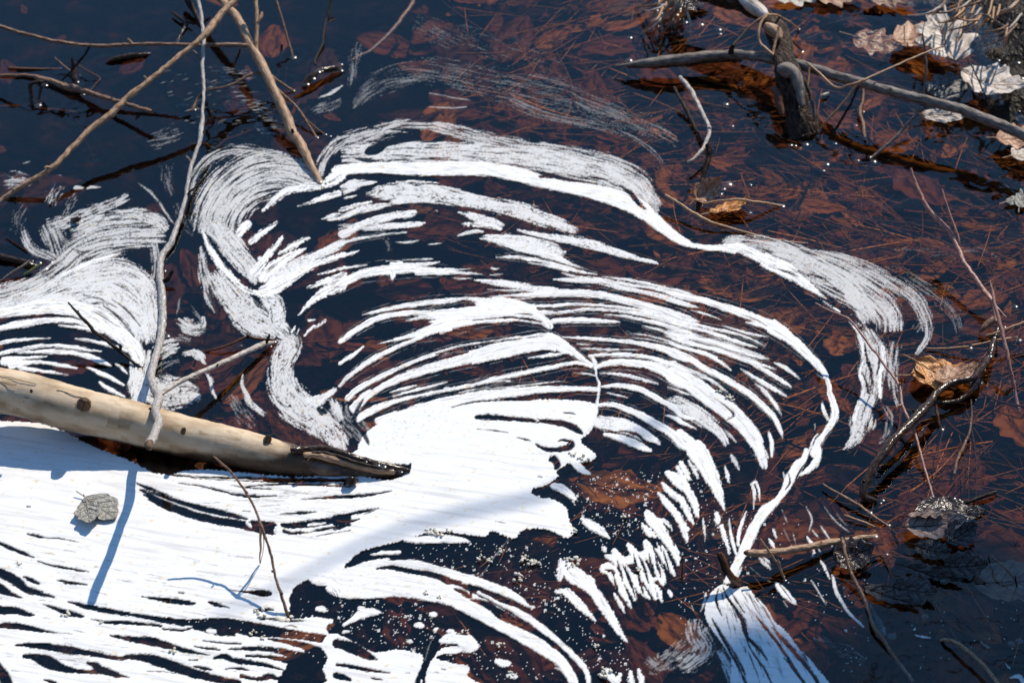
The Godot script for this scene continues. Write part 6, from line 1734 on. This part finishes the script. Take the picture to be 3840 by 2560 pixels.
	lifted_leaf("veined_leaf", "small black leaf with grey veins, lowest of the shaded leaves", at(1440, 920, 0.003), 0.052, 0.044, -0.3, Vector2(0.1, 0.35), 0.4, 0.2, M.leaf_dark, M.leaf_dark, 77, 7, 0.15)
	lifted_leaf("black_leaf", "black crumpled leaf between the brown-grey leaf and the cupped one", at(1800, 620, 0.003), 0.045, 0.04, 0.6, Vector2(0.1, 0.3), 0.5, 0.4, M.leaf_dark, M.dark, 78)
	lifted_leaf("soaked_leaf", "black soaked leaf caught under the long grey-brown twig", at(1030, 740, 0.004), 0.05, 0.045, 0.2, Vector2(0.2, 0.3), 0.7, 0.4, M.leaf_dark, M.dark, 79)
	lifted_leaf("rolled_leaf", "grey rolled leaf awash below the long grey-brown twig's middle", at(1230, 920, 0.002), 0.07, 0.024, -0.45, Vector2(0.0, 0.1), 0.2, 0.5, tinted(M.leaf_pale, 0.14, 0.13, 0.14), M.dark, 80)
	lifted_leaf("rusty_sunken_leaf", "bright rusty leaf under clear water between the white sheet and the foam teeth", at(-740, 200, -0.008), 0.11, 0.07, -0.2, Vector2(0, 0.03), 0.05, 0.02, tinted(M.sunk, 0.26, 0.085, 0.018), M.sunk_c, 82, 5, 0.08)
	lifted_leaf("tan_sunken_leaf", "speckled tan leaf just under water at the lower right", at(1980, 900, -0.006), 0.105, 0.07, 0.1, Vector2(0, 0.03), 0.1, 0.02, tinted(M.leaf_tan, 0.30, 0.24, 0.22), M.sunk_c, 81, 5, 0.05)
	stick("blue_blade", "bluish grass blade under the long grey-brown twig", "grass blade", [1285,1035,10,-0.1, 1310,1120,30,-0.3, 1350,1190,34,-0.5, 1390,1250,16,-0.8], tinted(M.leaf_pale, 0.12, 0.17, 0.22), 7)
	beads(thing("stray_glint", "cluster of added water caps glinting on the shaded water at the lower right", "bubble", at(1980, 712)), [1982,712,0.1,5, 1982,805,0.1,5, 1790,878,0.6,5, 1610,963,0.4,5.5, 2250,1302,0.1,5, 2305,1285,0.1,4, 1408,1040,0.2,3.5, 1395,690,0.2,3.5])  # added caps standing for glints on the water

func crumbs() -> void:
	var kinds := []
	for i in 3:
		var st := SurfaceTool.new()
		for q in 9:
			var s := SphereMesh.new()
			s.radius = rng.randf_range(0.0006, 0.0017)
			s.height = s.radius * 1.7
			s.radial_segments = 8
			s.rings = 5
			st.append_from(s, 0, Transform3D(Basis(), Vector3(rng.randfn() * 0.0024, rng.randf_range(0, 0.0012), rng.randfn() * 0.0022)))
		kinds.append(st.commit())
	var spots := [[1,2,[[640,540,1.6,"at the notch of the white sheet's lower edge"], [680,555,1.3,"at the notch of the white sheet's lower edge"], [600,530,1.0,"at the notch of the white sheet's lower edge"], [740,535,1.0,"at the notch of the white sheet's lower edge"], [1095,668,1.1,"on the thin foam line in open water"], [955,712,1.0,"left of the thin foam line"], [1010,735,1.2,"on the thin foam line in open water"], [1250,715,1.1,"in the middle of open dark water"], [1270,740,1.3,"in the middle of open dark water"], [1310,745,1.4,"in the middle of open dark water"], [1330,750,1.0,"in the middle of open dark water"], [1205,855,1.4,"alone below the middle group"], [1605,725,1.7,"beside the wedge-shaped foam piece"], [1540,725,1.1,"on top of the wedge-shaped foam piece"], [1560,770,1.0,"on top of the wedge-shaped foam piece"], [1600,530,1.0,"at the white sheet's right corner"], [1930,430,1.1,"over the rusty leaf"], [1655,35,1.4,"beside the torn edge of the sheet"], [1590,10,1.2,"beside the torn edge of the sheet"], [2035,795,1.0,"among the foam teeth"], [1805,1500,1.6,"on the lowest foam teeth"], [575,958,0.9,"on the left foam arm"], [670,985,0.8,"on the left foam arm"], [850,1220,0.9,"below the foam arm"], [1075,1310,1.2,"below the foam arm"], [1740,1320,1.0,"left of the foam skirt"], [1160,1510,0.8,"below the foam arm"]]], [0,2,[[460,1100,1.3,"in a dark slit at lower left"], [1185,1350,1.3,"on the sheet at lower left"], [1780,1092,1.5,"beside the arching twig's foot"], [130,757,0.8,"on the sheet at far left"], [690,1155,0.7,"in a dark slit at lower left"], [1730,1225,0.9,"in the broad dark slit at the bottom"], [1790,1265,0.9,"in the broad dark slit at the bottom"]]], [2,1,[[265,1120,1.2,"on the large spoke right of the ribs"], [320,1165,1.2,"on the large spoke right of the ribs"], [335,1175,0.9,"on the large spoke right of the ribs"]]]]
	for g in spots:
		sec(g[0], g[1])
		var i := 0
		for q in g[2]:
			i += 1
			var o := part("foam_crumb", kinds[i % 3], M.crumb, self, at(q[0], q[1], 0.0022))
			o.rotation.y = i * 1.7
			o.scale = Vector3.ONE * q[2]
			tag(o, "cream crumb of dried froth " + q[3], "froth", "froth crumbs " + q[3])

func overhead() -> void:
	# boughs of the trees that lean over the pond, outside the picture, whose soft shadows fall across it
	var s := -sun_dir
	sec(0, 0)
	ox = 0
	oy = 0
	kk = 1.0
	var o := thing("overhanging_bough", "thin bare bough leaning over the pond above the white foam sheet", "branch", at(1900, 1900) + s * 3.2)
	var line := [[2500,1560], [2250,1750], [2015,1872], [1750,1925], [1520,1985], [1300,2075], [1120,2170], [980,2240], [800,2320]]
	var pts := []
	var rr := []
	for i in line.size():
		pts.append(at(line[i][0], line[i][1]) + s * (3.4 - 0.05 * i) - o.position)
		rr.append(0.0075 - 0.0006 * i)
	part("stem", tube_mesh(pts, rr, 8, 0.2), M.brown, o)
	var t := thing("leafy_bough", "leafy evergreen bough leaning over the lower right of the pond", "branch", at(3500, 2350) + s * 6.0)
	pts = []
	rr = []
	for i in 9:
		pts.append(at(2750 + i * 190, 2470 - i * 30) + s * (6.0 + 0.05 * i) - t.position)
		rr.append(0.012 + 0.005 * i)
	part("stem", tube_mesh(pts, rr, 8, 0.2), M.brown, t)
	var blade := leaf_mesh(0.06, 0.035, 5, 0.1, 0.3, 0.1, 91, 6, 2)
	var st := SurfaceTool.new()
	for i in 1700:
		var px := rng.randf_range(2640, 4300)
		var py := rng.randf_range(1850, 2800)
		var bound := 2440.0 - clampf((px - 2640.0) / 700.0, 0.0, 1.0) * 90.0 if px < 3240 else 2350.0 - clampf((px - 3240.0) / 300.0, 0.0, 1.0) * 330.0
		if py < bound + 20.0 * rng.randfn(): continue
		if absf((py - 2480.0) - (px - 3000.0) * -0.25) < 34.0 or Vector2(px - 3560, py - 2400).length() < 90: continue
		if px < 2960 and rng.randf() < 0.2: continue
		var p := at(px, py) + s * rng.randf_range(5.6, 6.5) - t.position
		var b := Basis(Vector3.UP, rng.randf() * TAU) * Basis(Vector3(1, 0, 0), rng.randf_range(-0.7, 0.7))
		st.append_from(blade, 0, Transform3D(b, p))
	var lv := part("foliage", st.commit(), M.leaf_dark, t)
	lv.set_meta("kind", "stuff")

func woods() -> void:
	# unseen trees added round the pond, behind and beside the viewer and low beyond the far bank; they shut out the low sky
	var trunk := CylinderMesh.new()
	trunk.top_radius = 0.10
	trunk.bottom_radius = 0.2
	trunk.height = 11.0
	trunk.radial_segments = 10
	var tm := MultiMesh.new()
	tm.transform_format = MultiMesh.TRANSFORM_3D
	tm.mesh = trunk
	tm.instance_count = 150
	var clump := leaf_mesh(1.0, 0.8, 5, 0.1, 0.5, 0.2, 95, 8, 4)
	var cm := MultiMesh.new()
	cm.transform_format = MultiMesh.TRANSFORM_3D
	cm.mesh = clump
	cm.instance_count = 5200
	for i in 150:
		var a := rng.randf() * TAU
		var d := rng.randf_range(9.0, 24.0)
		var p := Vector3(sin(a) * d, 5.4, cos(a) * d)
		if p.z < 2.0 and absf(p.x) < 13.0: p.z = -absf(p.z) - 16.0
		if p.z < 0.0: p.y = 1.0
		tm.set_instance_transform(i, Transform3D(Basis(Vector3(0, 0, 1), rng.randfn() * 0.04), p))
	for i in 5200:
		var a := rng.randf() * TAU
		var d := rng.randf_range(8.0, 22.0)
		var p := Vector3(sin(a) * d, 0.0, cos(a) * d)
		var back := p.z > 2.0
		if not back and absf(p.x) < 11.0: p.z = -absf(p.z) - 15.0
		p.y = rng.randf_range(0.2, 10.0) if back else rng.randf_range(0.2, 4.5)
		var s := rng.randf_range(0.6, 1.3)
		cm.set_instance_transform(i, Transform3D(Basis.from_euler(Vector3(rng.randf() * TAU, rng.randf() * TAU, rng.randf() * TAU)).scaled(Vector3.ONE * s), p))
	for q in [["added_trunks", tm, M.brown, "brown trunks of unseen woods added to shut out the low sky"], ["added_foliage", cm, M.sunk_wood, "dull brown and green foliage of unseen woods added to shut out the low sky"]]:
		var o := MultiMeshInstance3D.new()
		o.name = q[0]
		o.multimesh = q[1]
		o.material_override = q[2]
		add_child(o, true)
		tag(o, q[3], "woods", "", "stuff")

var sun_dir := Vector3(-0.343, -0.707, 0.618).normalized()

func _ready() -> void:
	rng.seed = 20
	var cam := Camera3D.new()
	cam.name = "camera"
	cam.position = cam_pos
	cam.rotation = Vector3(-PITCH, 0, 0)
	cam.fov = rad_to_deg(2.0 * atan(TY))
	cam.near = 0.05
	cam.far = 200.0
	var att := CameraAttributesPhysical.new()
	att.frustum_focal_length = 12.0 / TY
	att.frustum_focus_distance = 3.45
	att.exposure_aperture = 8.0
	att.frustum_near = 0.05
	att.frustum_far = 200.0
	cam.attributes = att
	add_child(cam)
	cam.current = true
	var env := Environment.new()
	env.background_mode = Environment.BG_SKY
	var sky := ProceduralSkyMaterial.new()
	sky.sky_top_color = lin(0.087, 0.218, 0.475)
	sky.sky_horizon_color = lin(0.25, 0.55, 1.04)
	sky.sky_curve = 0.6
	sky.ground_bottom_color = lin(0.03, 0.025, 0.02)
	sky.ground_horizon_color = lin(0.10, 0.09, 0.08)
	sky.sun_angle_max = 1.0
	env.sky = Sky.new()
	env.sky.sky_material = sky
	env.tonemap_mode = Environment.TONE_MAPPER_LINEAR
	env.tonemap_exposure = 1.0
	env.sdfgi_enabled = true
	env.ssao_enabled = true
	env.ssil_enabled = true
	var we := WorldEnvironment.new()
	we.name = "world_environment"
	we.environment = env
	add_child(we)
	var sun := DirectionalLight3D.new()
	sun.name = "sun"
	sun.light_energy = 1.5
	sun.light_color = Color(1.0, 0.955, 0.88)
	sun.light_angular_distance = 0.5
	sun.shadow_enabled = true
	add_child(sun)
	sun.look_at_from_position(Vector3.ZERO, sun_dir, Vector3.UP)

	make_materials()
	make_bead()
	make_bed()
	make_bank()
	sunken_litter()
	make_log()
	sticks_left()
	sticks_right()
	sticks_bottom()
	crumbs()
	overhead()
	woods()
	foam_begin()
	foam_top()
	foam_middle()
	foam_bottom()
	foam_finish()
	var feet := []
	for c in get_children():
		if c is Node3D and c.get_child_count() and c.has_meta("label") and absf(c.position.y) < 0.012: feet.append(c.position)
	make_water(feet)
